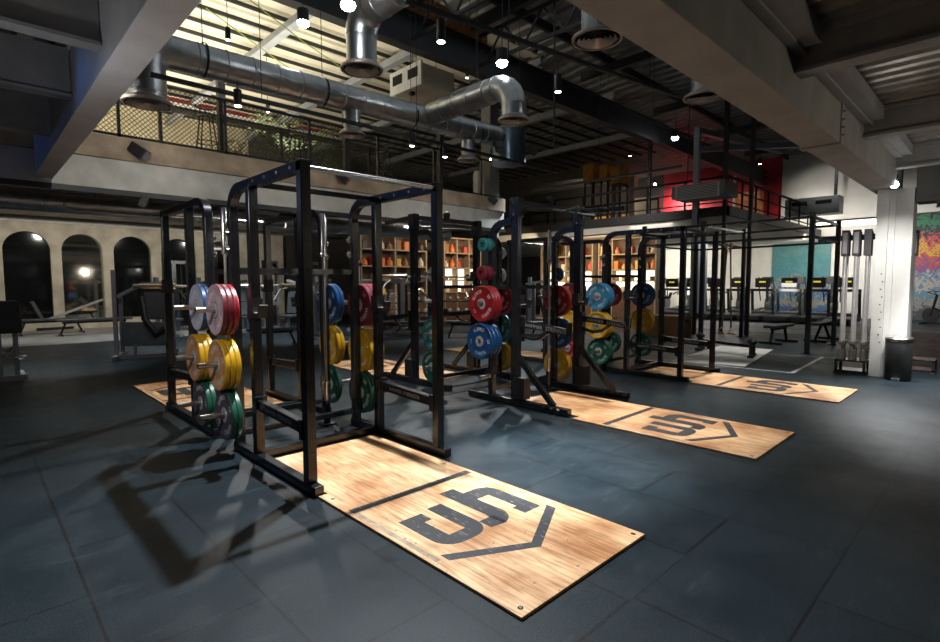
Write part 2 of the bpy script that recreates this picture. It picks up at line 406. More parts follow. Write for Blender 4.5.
# walls further right and upstairs
mb = MB(); mb.box2((10, 23, 0), (34, 23.2, 7.2)); struct(mb.build('wall_back_right', darkwall, smooth=False))
mb = MB(); mb.box2((27, 7.85, 0), (27.3, 16.5, 3.25)); struct(mb.build('wall_right', whitewall, smooth=False))
mb = MB(); mb.box2((27, 16.5, 0), (27.3, 23, 7.2)); struct(mb.build('wall_right_lounge', darkwall, smooth=False))
teal = graffiti_material('teal_mural_paint', [(0, (.03, .09, .2)), (.1, (.2, .18, .14)), (.17, (.04, .13, .25)), (.26, (.22, .2, .16)), (.33, (.05, .17, .2)), (.5, (.06, .2, .215)), (.62, (.09, .22, .22)), (.72, (.05, .16, .18))], 1.6)
mb = MB(); mb.box2((26.9, 5.6, 0), (27.3, 7.85, 3.25)); struct(mb.build('wall_right_mural', teal, smooth=False))
mb = MB(); mb.box2((27, 4.0, 0), (27.3, 5.6, 3.25)); struct(mb.build('wall_right_plain', whitewall, smooth=False))
graf = graffiti_material('graffiti_paint', [(0, (.05, .06, .07)), (.10, (.2, .19, .17)), (.18, (.07, .17, .24)), (.28, (.3, .26, .23)), (.36, (.1, .2, .25)), (.42, (.16, .05, .14)), (.5, (.32, .06, .05)), (.56, (.42, .24, .03)), (.64, (.32, .05, .06)), (.72, (.02, .03, .03)), (.8, (.03, .14, .07)), (.9, (.02, .02, .025))], 2.6)
mb = MB(); mb.box2((27, -5, 0), (27.3, 4.0, 4.15)); struct(mb.build('wall_right_graffiti', graf, smooth=False))
mb = MB(); mb.box2((27, -5, 4.15), (27.3, 1.0, 7.2)); struct(mb.build('wall_right_upper', M('slate_blue_wall', (.09, .11, .13), .7), smooth=False))
mb = MB(); mb.box2((27, 1.0, 4.15), (27.3, 4.0, 4.2)); struct(mb.build('trim_7', blk2, smooth=False))
mb = MB(); mb.box2((8, 20.3, 4.05), (12, 20.4, 7.2)); struct(mb.build('wall_upper_back_dark', darkwall, smooth=False))
redw = M('red_mural_wall', (.34, .012, .022), .6, 0, .45, 1.3)
mb = MB(); mb.box2((27, 7.6, 3.5), (27.3, 13.2, 7.2)); struct(mb.build('wall_upper_red', redw, smooth=False))
mb = MB(); mb.box2((27.02, 1.0, 3.5), (27.32, 7.6, 7.2)); struct(mb.build('wall_upper_white', whitewall, smooth=False))
mb = MB(); mb.box2((27, 13.2, 3.5), (27.3, 16.5, 7.2)); struct(mb.build('wall_upper_dark', darkwall, smooth=False))
# upstairs floor on the right
pale = M('pale_slab_edge', (.55, .53, .47), .7, 0, .08, 2)
mb = MB(); mb.box2((16.5, 6.1, 3.25), (27, 23, 3.5)); struct(mb.build('floor_upper_right', pale, smooth=False))
mb = MB(); mb.box2((16.5, 6.1, 3.5), (27, 23, 3.56)); mb.box2((16.4, 6.0, 3.5), (16.5, 23, 3.78)); mb.box2((16.4, 6.0, 3.5), (27, 6.1, 3.78)); struct(mb.build('trim_3', blk2, smooth=False))
# upstairs rear wall of the balcony
mb = MB()
x = -7
while x < 8:
    mb.box2((x, 20.3, 4.05), (x+.25, 20.4, 7.2)); mb.box2((x+.25, 20.36, 4.05), (x+.5, 20.4, 7.2)); x += .5
struct(mb.build('wall_upper_back', M('cream_cladding', (.55, .49, .34), .75, 0, .12, 3), smooth=False))
q = on_z(150, 97, 6.9); mb = MB(); mb.box2((-7, q.y-.35, 6.6), (10, q.y+.0, 6.8)); struct(mb.build('trim_4', M('white_trim', (.6, .6, .58), .6), smooth=False))
mb = MB(); mb.box2((-7, q.y-.1, 6.8), (10, q.y+.05, 7.0)); struct(mb.build('trim_5', M('red_trim', (.4, .03, .03), .6), smooth=False))
# roof steel: big girder, purlins, rafters
dk = M('dark_roof_steel', (.035, .036, .04), .55, .2, .2, 4)
mb = MB(); mb.box2((-2, 8.2, 6.0), (34, 8.44, 6.05)); mb.box2((-2, 8.3, 6.05), (34, 8.34, 6.6)); mb.box2((-2, 8.2, 6.6), (34, 8.44, 6.65)); struct(mb.build('beam_girder', dk, smooth=False))
for k in range(17):
    y = 9.2+.66*k
    mb = MB(); mb.box2((-7, y-.02, 7.12), (22, y+.02, 7.2)); struct(mb.build('beam_purlin', dk, smooth=False))
galv = M('galvanised_rafter', (.3, .32, .34), .5, .3, .1, 4)
for x in (1.2, 5.25, 7.9, 10.6, 14, 18):
    mb = MB(); mb.box2((x-.09, 8.45, 6.86), (x+.09, 20.2, 6.9)); mb.box2((x-.02, 8.45, 6.9), (x+.02, 20.2, 7.08)); struct(mb.build('beam_rafter', galv, smooth=False))
for x in (4, 8, 12, 16, 20, 24, 28):
    mb = MB(); mb.box2((x-.06, 1.5, 6.8), (x+.06, 8.2, 7.0)); struct(mb.build('beam_roof_cross', dk, smooth=False))
for y in (2.6, 4.2, 5.8, 7.4):
    mb = MB(); mb.box2((-1, y-.04, 7.0), (34, y+.04, 7.18)); struct(mb.build('beam_roof_purlin', dk, smooth=False))
xa, xb = on_y(398, 18, 8.2).x, on_y(488, 48, 8.2).x
mb = MB(); mb.box2((xa, 8.22, 6.66), (xb, 8.3, 7.05)); struct(mb.build('trim_6', orange_wood, smooth=False))
# columns under and above the upper floor on the right
bluegrey = M('bluegrey_steel', (.27, .32, .37), .45, .2, .1, 4)
q = on_x(701, 283, 22); mb = MB(); mb.box2((22-.17, q.y-.17, 0), (22+.17, q.y+.17, 3.25)); struct(mb.build('column_far', bluegrey, smooth=False))
q = on_x(696, 200, 16.3); mb = MB(); mb.box2((16.3-.08, q.y-.08, 0), (16.3+.08, q.y+.08, 6.2)); struct(mb.build('column_upper', bluegrey, smooth=False))
QY = q.y
mb = MB(); mb.bar((16.3, QY, 5.55), (20.5, QY-2.6, 6.0), .16); mb.bar((16.3, QY, 6.1), (21, QY-1.0, 6.1), .16); struct(mb.build('beam_blue_brace', bluegrey, smooth=False))
# white floor markings at the far right and training tiles
fl = M('white_floor_tile', (.6, .6, .58), .6, 0, .15, 4)
mb = MB()
pts = [on_z(*q) for q in ((672, 361), (745, 367), (773, 350), (720, 346))]
mb._add([(p.x, p.y, .001) for p in pts]+[(p.x, p.y, .012) for p in pts], [(0,1,2,3)[::-1], (4,5,6,7), (0,1,5,4), (1,2,6,5), (2,3,7,6), (3,0,4,7)])
tag(mb.build('floor_mat', fl, smooth=False), 'pale white training mat lying under the black push sled', 'mat')
for k, (pa, pb) in enumerate((((206, 8), (330, 95)), ((250, 0), (345, 70)))):
    a_, b_ = on_z(*pa, 6.8), on_z(*pb, 6.8); mb = MB(a_); mb.tube([a_, (a_+b_)/2-Vector((0, 0, .05)), b_], .012, 5); tag(mb.build('green_cable', M('green_cable_sheath', (.2, .3, .04), .6)), ('green cable strung below the cream roof, nearer the left beam', 'green cable strung below the cream roof, nearer the high duct')[k], 'cable')
wm = M('white_floor_paint', (.5, .5, .5), .7, 0, .3, 20)
mb = MB()
def line(a, b, w):
    a, b = on_z(*a), on_z(*b); d = (b-a).normalized(); s = Vector((-d.y, d.x, 0))*w/2
    mb._add([a-s, b-s, b+s, a+s], [(0, 1, 2, 3)]); [setattr(mb.v[-k], 'z', .0015) for k in (1, 2, 3, 4)]
line((672, 361), (792, 373), .05); line((792, 373), (823, 357), .06)
line((735, 352), (838, 358), .03)
struct(mb.build('trim_floor_line', wm, smooth=False))
mb = MB(); mb.box2((17.6, 2.5, .0005), (17.7, 16, .002)); mb.box2((20.2, 2.5, .0005), (20.28, 16, .002))
for y in (3.2, 4.4, 5.6, 6.8, 8.0, 9.2, 10.4): mb.box2((18.4, y, .0005), (18.5, y+.7, .002))
struct(mb.build('trim_track_line', wm, smooth=False))
grey_f = M('grey_lane_floor', (.17, .175, .18), .6, 0, .15, 3, .05, 60)
mb = MB(); mb.box2((17.6, 1.5, .0002), (21.4, 16, .0012)); struct(mb.build('floor_lane', grey_f, smooth=False))

mb = MB(); mb.box2((-7, 16.6, .0002), (7.5, 22, .0015)); struct(mb.build('floor_pale', M('pale_grey_floor', (.2, .205, .2), .6, 0, .2, 2, .05, 50), smooth=False))  # paler grey strip of floor before the arches
# ================================================================== LIFTING PLATFORMS
def rnd_corner(cx, cy, r, a0, a1, n=6):
    return [(cx+r*math.cos(a0+(a1-a0)*i/n), cy+r*math.sin(a0+(a1-a0)*i/n)) for i in range(n+1)]
PW, PL = 1.12, 2.86
def logo_mesh():
    """the stencilled mark: a joined u and h inside a house outline, in platform coordinates"""
    mb = MB(); z0, z1 = .0181, .0187
    b = .68
    def U(x0, x1, w):      # bottom bend joining two strokes
        o = rnd_corner(x0+.14, b+.14, .14, PI, 1.5*PI)+rnd_corner(x1-.14, b+.14, .14, 1.5*PI, 2*PI)
        inner = [(x1-w, .84), (x1-w, b+w)] + [(x0+w, b+w), (x0+w, .84)]
        return o+[(x1, .84)]+inner+[(x0, .84)]
    mb.prism(U(.16, .53, .12), z0, z1)
    mb.prism([(.16, .84), (.28, .84), (.28, 1.03), (.34, 1.03), (.34, 1.14), (.16, 1.14)], z0, z1)
    mb.prism([(.41, .84), (.53, .84), (.53, 1.17), (.41, 1.17)], z0, z1)
    mb.prism([(.53, b+.015), (.62, b), (.66, b), (.66, b+.12), (.53, b+.12)], z0, z1)
    mb.prism(rnd_corner(.62, b+.14, .14, 1.5*PI, 2*PI)+[(.76, .84), (.76, 1.30), (.63, 1.30), (.63, .84), (.62, b+.12)], z0, z1)
    arch = rnd_corner(.86, 1.06, .13, 0, PI/2)
    mb.prism([(.76, 1.05)]+[(.87, 1.05), (.87, .79), (.83, .79), (.83, .68), (.99, .68)]+arch+[(.76, 1.19)], z0, z1)
    # house outline
    mb.prism([(1.03, .66), (1.03, .585), (.56, .335), (.56, .405)], z0, z1)
    mb.prism([(.09, .66), (.09, .585), (.56, .335), (.56, .405)], z0, z1)
    mb.prism([(.03, 1.445), (1.09, 1.445), (1.09, 1.51), (.03, 1.51)], z0, z1)
    return mb
faint = M('faded_paint_line', (.3, .22, .15), .7, 0, .5, 14)
def board(n, back):
    y = 1.78 if back else 1.86
    if back: poly = [(0, 0), (PW, 0), (PW, y), (PW-n, y), (PW-n, PL), (0, PL)]
    else: poly = [(0, 0), (PW, 0), (PW, PL), (n, PL), (n, y), (0, y)]
    mb = MB(); mb.prism([(px_, min(py_, PL-.09) if back else py_) for px_, py_ in poly], .001, .018); return mb
def board_mesh(n, back):
    o = board(n, back).build('plywood_board', wood, None, smooth=False); me = o.data; bpy.data.objects.remove(o); return me
NOTCH = (.07, .13, .14)
def platform(loc, rz, label, notch, back=False, first=[None]):
    if first[0] is None:
        t = thing('lifting_platform', label, 'lifting platform', loc, rz, 'stencilled plywood lifting platforms')
        board(notch, back).build('plywood_board', wood, t, smooth=False, bevel=.003)
        logo_mesh().build('stencil_logo', black_ink, t, smooth=False)
        for xx in (.025, PW-.06): MB().box2((xx, .62, .018), (xx+.035, 1.44, .0183)).build('faded_border_line', faint, t, smooth=False)
        for (x, y) in ((.05, .05), (PW-.05, .05), (.05, 1.75), (PW-.05, 1.75)):
            mb = MB(); mb.cyl((x, y, .018), (x, y, .0186), .014, 14); mb.m = 1; mb.cyl((x, y, .0186), (x, y, .0192), .007, 10); mb.build('bolt_head', [hole, steel], t)
        first[0] = t; return t
    r = dup(first[0], loc, rz, label)
    for ch in r.children:
        if ch.name.startswith('plywood_board'): ch.data = board_mesh(notch, back)
    return r
PX = (1.71, 4.745, 7.745)
for x, nn, lab in zip(PX, NOTCH, ('plywood lifting platform with stencilled logo in front of the nearest rack', 'plywood lifting platform with stencilled logo in front of the middle half rack', 'plywood lifting platform with stencilled logo by the white column and farthest rack')):
    platform((x, 1.45, 0), 0, lab, nn)
for x, nn, lab in zip(PX, NOTCH, ('plywood platform behind the nearest rack, beside the plate stacks', 'plywood platform behind the middle half rack, seen through the nearest rack', 'plywood platform behind the farthest full rack')):
    platform((x+PW, 8.92, 0), PI, lab, nn, True)

# ================================================================== RACKS
def arc_pts(y0, z0, r, a0, a1, x, n=6):
    return [(x, y0+r*math.cos(a0+(a1-a0)*i/n), z0+r*math.sin(a0+(a1-a0)*i/n)) for i in range(n+1)]
def holes(mb, x, y, z0, z1, faces, step=.1, w=.0385):
    mb.m = 1; z = z0
    while z < z1:
        for f in faces:
            if f in '-+':
                sx = -1 if f == '-' else 1
                mb.lathe([(.011, 0)], (x+sx*w, y, z), (sx, 0, 0), 8)
            else:
                sy = -1 if f == 'f' else 1
                mb.lathe([(.011, 0)], (x, y+sy*w, z), (0, sy, 0), 8)
        z += step
    mb.m = 0
def flat_text(body, size, origin, ux, uy):
    vs, fs = text_mesh(body, size); o = Vector(origin); ux, uy = Vector(ux), Vector(uy)
    return [o+ux*v.x+uy*v.y for v in vs], fs
TXT = 'HAMMER STRENGTH'
W2, T = .6425, .075
XL = W2-T/2
def peg(side, y, z, t, n='storage_peg', L=.33):
    mb = MB(); s = side
    mb.cyl((s*(XL+T/2), y, z), (s*(XL+L), y, z), .0245, 14); mb.cyl((s*(XL+T/2), y, z), (s*(XL+T/2+.005), y, z), .045, 14)
    mb.build(n, steel, t)
def j_hook(t, s, y, z, fwd=-1):
    mb = MB(); x = s*XL
    mb.box2((x-.045, y-.05, z-.1), (x+.045, y+.05, z+.06)); mb.box2((x-.035, y+fwd*.05, z-.1), (x+.035, y+fwd*.14, z-.06)); mb.bar((x, y+fwd*.14, z-.09), (x, y+fwd*.17, z+.01), .07, .02, up=(0, 1, 0))
    h = mb.build('j_hook', blk2, t, smooth=False)
    MB().box2((x-.034, y+fwd*.052, z-.06), (x+.034, y+fwd*.135, z-.05)).build('hook_liner', M('pale_nylon', (.5, .42, .34), .5), h, smooth=False)
def full_rack(label, loc, rz, sdy=1.34, bar_z=None):
    t = thing('power_rack', label, 'power rack', loc, rz, 'black power racks')
    H = 2.35; yr = .91
    for s in (-1, 1):
        x = s*XL
        mb = MB(); mb.bar((x, 0, .07), (x, 0, H), T, T, up=(0, 1, 0)); holes(mb, x, 0, .3, 2.2, '-+f')
        mb.build('front_upright', [blk, hole], t, smooth=False, bevel=.006)
        mb = MB(); mb.bar((x, yr, .07), (x, yr, H-.07), T, T, up=(0, 1, 0)); holes(mb, x, yr, .3, 2.2, '-+f')
        mb.build('rear_upright', [blk, hole], t, smooth=False, bevel=.006)
        mb = MB(); mb.sweep_sq([(x, yr-.04, H-.035)]+arc_pts(sdy-.2, H-.235, .2, PI/2, 0, x)+[(x, sdy, .07)], T, T, (1, 0, 0))
        mb.build('storage_upright', blk, t, bevel=.005)
        mb = MB(); mb.bar((x, -.04, H-.035), (x, yr-.04, H-.035), T, T)
        mb.m = 1
        for y in (.12, .34, .56, .78): mb.lathe([(.014, 0), (.01, .006)], (x-(T/2)*1.0-.0005, y, H-.035), (-1, 0, 0), 8)
        mb.build('top_rail', [blk, steel], t, smooth=False, bevel=.006)
        MB().bar((x, -.13, .0375), (x, sdy+.06, .0375), T, T).build('base_rail', blk, t, smooth=False, bevel=.006)
        # safety bar with lettering
        mb = MB(); mb.bar((x, .03, .46), (x, yr-.03, .5), .065, .085); mb.box2((x-.05, .02, .38), (x+.05, .07, .53)); mb.box2((x-.05, yr-.08, .42), (x+.05, yr-.03, .57))
        sb = mb.build('safety_bar', blk, t, smooth=False, bevel=.005)
        vs, fs = flat_text(TXT, .05, (x-.0335, yr/2, .478), (0, -1, -.045), (0, -.045, 1)); mb = MB(); mb._add(vs, fs)
        mb.build('lettering', grey_ink, sb, smooth=False)
        for z in (.35, .8, 1.28): peg(s, sdy, z, t)
        j_hook(t, s, yr, 1.32)
        if bar_z: j_hook(t, s, 0, bar_z)
        for z in (1.95, 1.8): MB().lathe([(.03, 0), (.034, .01), (.02, .03)], (x-T/2, sdy, z), (-1, 0, 0), 12).build('round_knob', chrome, t)
    MB().cyl((-XL, 0, H-.045), (XL, 0, H-.045), .02, 12).build('pull_up_bar', chrome, t)
    MB().bar((-XL, yr, H-.035), (XL, yr, H-.035), .04, .04).build('rear_crossmember', blk, t, smooth=False)
    MB().bar((-XL, yr+.03, .045), (XL, yr+.03, .045), .07, .07).build('floor_crossmember', blk, t, smooth=False, bevel=.005)
    [MB().bar((-XL, sdy, z), (XL, sdy, z), .05, .05).build('storage_crossmember', blk, t, smooth=False) for z in (.16, 1.62)]
    return t
def half_rack(label, loc, rz, sdy=1.2, bar_z=1.3):
    t = thing('half_rack', label, 'half rack', loc, rz, 'black half racks')
    H = 2.46; ym = .8; XL = .65
    for s in (-1, 1):
        x = s*XL
        mb = MB(); mb.bar((x, ym, .07), (x, ym, H), .075, .11, up=(0, 1, 0)); holes(mb, x, ym, .3, 2.3, '-+', .1); holes(mb, x, ym, .3, 2.3, 'f', .1, .056)
        mb.build('main_upright', [blk, hole], t, smooth=False, bevel=.006)
        mb = MB(); mb.sweep_sq([(x, ym+.03, 2.24)]+arc_pts(sdy-.2, 2.04, .2, PI/2, 0, x)+[(x, sdy, .07)], T, T, (1, 0, 0))
        mb.build('storage_upright', blk, t, bevel=.005)
        mb = MB(); mb.bar((x, 0, .045), (x, 1.6, .045), .08, .08)
        for y in (.1, .2, .3): mb.cyl((x-.075, y+.02, .06), (x-.03, y+.02, .06), .022, 8)
        mb.build('base_rail', blk, t, smooth=False, bevel=.006)
        MB().bar((x, .22, .08), (x, ym-.03, .62), .05, .07).build('diagonal_brace', blk, t, smooth=False, bevel=.004)
        j_hook(t, s, ym-.01, bar_z)
        MB().box2((x-.06+s*.0, .62, .1), (x+.06, .8, .36)).build('foot_weight_box', blk2, t, smooth=False, bevel=.004)
        mb = MB(); mb.bar((x, ym-.06, 1.02), (x, .02, .95), .06, .075); mb.tube([(x, ym-.06, .88), (x, ym-.25, .84), (x, .42, .86), (x, .3, .94)], .022, 8); mb.box2((x-.05, ym-.1, .8), (x+.05, ym-.05, 1.1)); mb.box2((x-.036, .0, .93), (x+.036, .04, 1.06))
        sa = mb.build('spotter_arm', blk, t, smooth=False, bevel=.004)
        k = .07/(.79)
        for j, w in enumerate(TXT.split()):
            vs, fs = flat_text(w, .062, (x-.0315, .50-j*.33, .992-j*.029), (0, -1, -k), (0, -k, 1)); mb = MB(); mb._add(vs, fs)
            mb.build('lettering', M('arm_ink', (.42, .42, .44), .5), sa, smooth=False)
        for z in (.32, .785, 1.25): peg(s, sdy, z, t, L=.27)
        for z in (1.63, 1.98): peg(s, sdy, z, t, 'small_plate_peg', L=.22)
        mb = MB(); mb.box2((x-.05, ym-.075, 2.28), (x+.05, ym+.075, 2.52)); mb.m = 1
        for z in (2.32, 2.46): mb.lathe([(.016, 0), (.012, .01)], (x-.05, ym, z), (-1, 0, 0), 8)
        mb.build('top_bracket', [blk, steel], t, smooth=False, bevel=.004)
    MB().bar((-XL, ym, 2.47), (XL, ym, 2.47), .06, .07).build('top_crossmember', blk, t, smooth=False, bevel=.004)
    mb = MB()
    mb.tube([(-XL, ym-.06, 2.38), (-.25, ym-.3, 2.38), (.25, ym-.3, 2.38), (XL, ym-.06, 2.38)], .018, 8)
    mb.tube([(-.3, ym-.28, 2.38), (-.3, ym-.48, 2.34)], .018, 8); mb.tube([(.3, ym-.28, 2.38), (.3, ym-.48, 2.34)], .018, 8)
    mb.tube([(-.12, ym-.28, 2.38), (-.05, ym-.48, 2.42)], .016, 8); mb.tube([(.12, ym-.28, 2.38), (.05, ym-.48, 2.42)], .016, 8)
    mb.build('multi_grip_bar', M('slate_metal', (.09, .11, .13), .35, .6, .1), t)
    MB().bar((XL, ym-.04, 2.47), (XL, .1, 2.45), .06, .06).build('forward_arm', blk, t, smooth=False, bevel=.004)
    mb = MB(); mb.lathe([(.05, 0), (.05, .02), (.04, .03), (.05, .04), (.05, .06)], (0, ym-.03, 2.56), (0, 1, 0), 14); mb.box2((-.03, ym-.04, 2.48), (.03, ym+.04, 2.55)); mb.build('pulley', blk2, t)
    [MB().bar((-XL, sdy, z), (XL, sdy, z), .05, .05).build('storage_crossmember', blk, t, smooth=False) for z in (.16, 1.45)]
    return t
RC = (2.335, 5.47, 8.435)          # rack centres
full_rack('nearest black full power rack, on the platform with the large logo in front', (RC[0], 3.46, 0), 0)
full_rack('black power rack behind the nearest one, with a barbell across it', (RC[0], 6.95, 0), PI, 1.5, 1.4955)
half_rack('black half rack with lettered spotter arms in the middle of the row', (RC[1], 3.40, 0), 0)
half_rack('black half rack behind the middle one, seen through the nearest rack', (RC[1], 7.0, 0), PI, 1.3, 1.6355)
full_rack('farthest black full power rack, at the right end of the row', (RC[2], 3.50, 0), 0)
full_rack('black power rack behind the farthest one at the right end', (RC[2], 7.0, 0), PI, 1.5)

# ================================================================== PLATES
COL = {
 'red': M('red_rubber', (.27, .008, .014), .38, 0, .12, 8), 'maroon': M('maroon_rubber', (.12, .01, .02), .4, 0, .15, 8), 'orange': M('orange_red_rubber', (.5, .06, .03), .4, 0, .12, 8),
 'blue': M('blue_rubber', (.006, .06, .2), .38, 0, .12, 8), 'light blue': M('light_blue_rubber', (.03, .19, .36), .38, 0, .12, 8), 'teal': M('teal_rubber', (.015, .14, .15), .4, 0, .12, 8),
 'yellow': M('yellow_rubber', (.5, .28, .006), .38, 0, .12, 8), 'green': M('green_rubber', (.007, .075, .045), .4, 0, .15, 8), 'white': M('white_rubber', (.6, .6, .6), .4, 0, .05, 8),
 'pink': M('pink_glare_face', (.4, .29, .33), .45, 0, .3, 60), 'lilac': M('lilac_glare_face', (.42, .42, .52), .45, 0, .3, 60), 'tan': M('tan_glare_face', (.46, .24, .11), .45, 0, .2, 60), 'dusky': M('dusky_face', (.07, .06, .09), .5, 0, .3, 40)}  # pink, lilac and tan: gloss glare on the outer faces put into the colour
KG = {'red': '25', 'maroon': '25', 'orange': '25', 'blue': '20', 'light blue': '20', 'teal': '20', 'yellow': '15', 'green': '10'}
_tm = {}
def arc_text(mb, body, size, R, ang, x, face):
    """text bent round a plate; plate axis is x, face = +1 or -1"""
    vs, fs = text_mesh(body, size)
    P = []
    for v in vs:
        r = R+v.y; a = ang - v.x/R
        y, z = r*math.cos(a), r*math.sin(a)
        P.append((face*x, -face*y if False else (y if face > 0 else -y), z))
    mb._add(P, fs)
_pm = {}
def plate_meshes(col, face, r, t):
    key = (col, face, r, t)
    if key in _pm: return _pm[key]
    big = r > .15
    mb = MB(); h = t/2
    if big:
        mb.lathe([(.031, -h+.006), (.075, -h+.006)], (0, 0, 0), (1, 0, 0), 40, cap=False)
        mb.m = 1
        mb.lathe([(.075, -h+.006), (.12, -h+.008), (.185, -h+.008), (.197, -h), (.218, -h)], (0, 0, 0), (1, 0, 0), 40, cap=False)
        mb.m = 0
        mb.lathe([(.218, -h), (.225, -h+.008), (.225, h-.008), (.218, h)], (0, 0, 0), (1, 0, 0), 40, cap=False)
        mb.m = 1
        mb.lathe([(.218, h), (.197, h), (.185, h-.008), (.12, h-.008), (.075, h-.006)], (0, 0, 0), (1, 0, 0), 40, cap=False)
        mb.m = 0
        mb.lathe([(.075, h-.006), (.031, h-.006), (.031, -h+.006)], (0, 0, 0), (1, 0, 0), 40, cap=False)
    else:
        mb.lathe([(.031, -h), (r*.85, -h), (r, -h+.01), (r, h-.01), (r*.85, h), (.031, h), (.031, -h)], (0, 0, 0), (1, 0, 0), 28, cap=False)
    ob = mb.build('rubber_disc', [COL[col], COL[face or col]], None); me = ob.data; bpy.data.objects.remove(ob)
    mb = MB()
    rr = .068 if big else r*.45
    for s in (-1, 1):
        mb.lathe([(.031, s*(h-.004)), (.036, s*(h-.0005)), (rr, s*(h-.003)), (rr, s*(h-.01))], (0, 0, 0), (1, 0, 0), 28, cap=False)
    ob = mb.build('steel_hub', M('pale_steel_hub', (.55, .55, .56), .35, .45, .1), None); hb = ob.data; bpy.data.objects.remove(ob)
    lt = None
    if big:
        mb = MB()
        for s in (-1, 1):
            arc_text(mb, 'ELEIKO', .06, .152, PI/2+.5, h-.0072, s); arc_text(mb, 'ELEIKO', .06, .152, -PI/2+.5, h-.0072, s)
            arc_text(mb, KG[col], .06, .152, .5, h-.0072, s); arc_text(mb, 'KG', .04, .152, PI+.5, h-.0072, s)
        ob = mb.build('lettering', white_ink, None, smooth=False); lt = ob.data; bpy.data.objects.remove(ob)
    _pm[key] = (me, hb, lt); return _pm[key]
def plate(col, label, loc, rz, face=None, r=.225, t=.07, spin=0.0, group=None, letters=True):
    me, hb, lt = plate_meshes(col, face, r, t)
    root = bpy.data.objects.new('bumper_plate' if r > .15 else 'small_change_plate', me); C.objects.link(root)
    root.location = loc; root.rotation_euler = (spin, 0, rz)
    tag(root, label, 'weight plate', group)
    a = bpy.data.objects.new('steel_hub', hb); C.objects.link(a); a.parent = root
    if lt and letters: b = bpy.data.objects.new('lettering', lt); C.objects.link(b); b.parent = root
    return root
ORD = {1: [''], 2: ['inner ', 'outer '], 3: ['inner ', 'middle ', 'outer ']}
def stack(rx, py, z, side, cols, where, level, thick=.044, face=None, r=.225, letters=True):
    """plates on one storage peg; rx rack centre, py peg Y, side -1 (image left) or 1"""
    n = len(cols)
    for i, c in enumerate(cols):
        x = rx + side*(W2+(.045 if rx == RC[1] else 0)+.008+thick*(i+.5)+.002*i)
        kind = 'bumper plate' if r > .15 else 'change plate'
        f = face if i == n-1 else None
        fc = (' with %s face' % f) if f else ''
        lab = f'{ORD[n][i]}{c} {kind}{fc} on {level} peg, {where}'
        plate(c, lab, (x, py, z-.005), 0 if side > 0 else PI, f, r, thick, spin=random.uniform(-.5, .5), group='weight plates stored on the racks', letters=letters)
YD1, YC1 = 3.46+1.34, 6.95-1.5
YD2, YC2 = 3.4+1.2, 7.0-1.3
YD3, YC3 = 3.5+1.34, 7.0-1.5
# nearest rack
w = "nearest rack's left side"
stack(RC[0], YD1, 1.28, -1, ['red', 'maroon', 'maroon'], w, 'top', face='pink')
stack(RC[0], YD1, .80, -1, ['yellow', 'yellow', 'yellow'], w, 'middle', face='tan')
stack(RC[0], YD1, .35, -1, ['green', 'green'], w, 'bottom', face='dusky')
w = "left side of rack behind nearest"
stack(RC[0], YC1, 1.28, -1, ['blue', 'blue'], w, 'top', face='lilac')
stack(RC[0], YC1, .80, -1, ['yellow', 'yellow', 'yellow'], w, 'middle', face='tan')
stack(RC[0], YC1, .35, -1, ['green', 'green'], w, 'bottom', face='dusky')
w = "nearest rack's right side"
stack(RC[0], YD1, 1.28, 1, ['maroon', 'maroon', 'red'], w, 'top', thick=.055)
stack(RC[0], YD1, .80, 1, ['yellow', 'yellow', 'yellow'], w, 'middle', thick=.055)
stack(RC[0], YD1, .35, 1, ['green', 'green'], w, 'bottom')
w = "right side of rack behind nearest"
stack(RC[0], YC1, 1.28, 1, ['blue', 'blue'], w, 'top')
stack(RC[0], YC1, .80, 1, ['yellow', 'yellow'], w, 'middle')
stack(RC[0], YC1, .35, 1, ['green'], w, 'bottom')
# middle half rack
w = "left side of middle half rack"
stack(RC[1], YD2, 1.25, -1, ['red', 'red', 'red'], w, 'top', thick=.05)
stack(RC[1], YD2, .785, -1, ['blue', 'blue', 'blue'], w, 'middle', thick=.062)
stack(RC[1], YD2, 1.63, -1, ['maroon', 'maroon'], w, 'lower small', r=.09, thick=.08)
stack(RC[1], YD2, 1.98, -1, ['teal', 'teal'], w, 'upper small', r=.085, thick=.07)
w = "left side of rear half rack"
stack(RC[1], YC2, .785, -1, ['teal'], w, 'middle')
stack(RC[1], YC2, .32, -1, ['green'], w, 'bottom')
stack(RC[1], YC2, 1.63, -1, ['white'], w, 'small', r=.11, thick=.03)
w = "right side of middle half rack"
stack(RC[1], YD2, 1.25, 1, ['red', 'orange'], w, 'top')
stack(RC[1], YD2, .785, 1, ['blue', 'blue'], w, 'middle')
stack(RC[1], YD2, .32, 1, ['yellow', 'yellow'], w, 'bottom')
stack(RC[1], YD2, 1.98, 1, ['yellow'], w, 'upper small', r=.09, thick=.05)
stack(RC[1], YD2, 1.63, 1, ['blue'], w, 'lower small', r=.1, thick=.05)
w = "right side of rear half rack"
stack(RC[1], YC2, 1.25, 1, ['red', 'orange'], w, 'top')
stack(RC[1], YC2, .785, 1, ['teal'], w, 'middle')
stack(RC[1], YC2, .32, 1, ['yellow', 'yellow'], w, 'bottom')
stack(RC[1], YC2, 1.98, 1, ['white'], w, 'upper small', r=.09, thick=.04)
stack(RC[1], YC2, 1.63, 1, ['white'], w, 'lower small', r=.11, thick=.03)
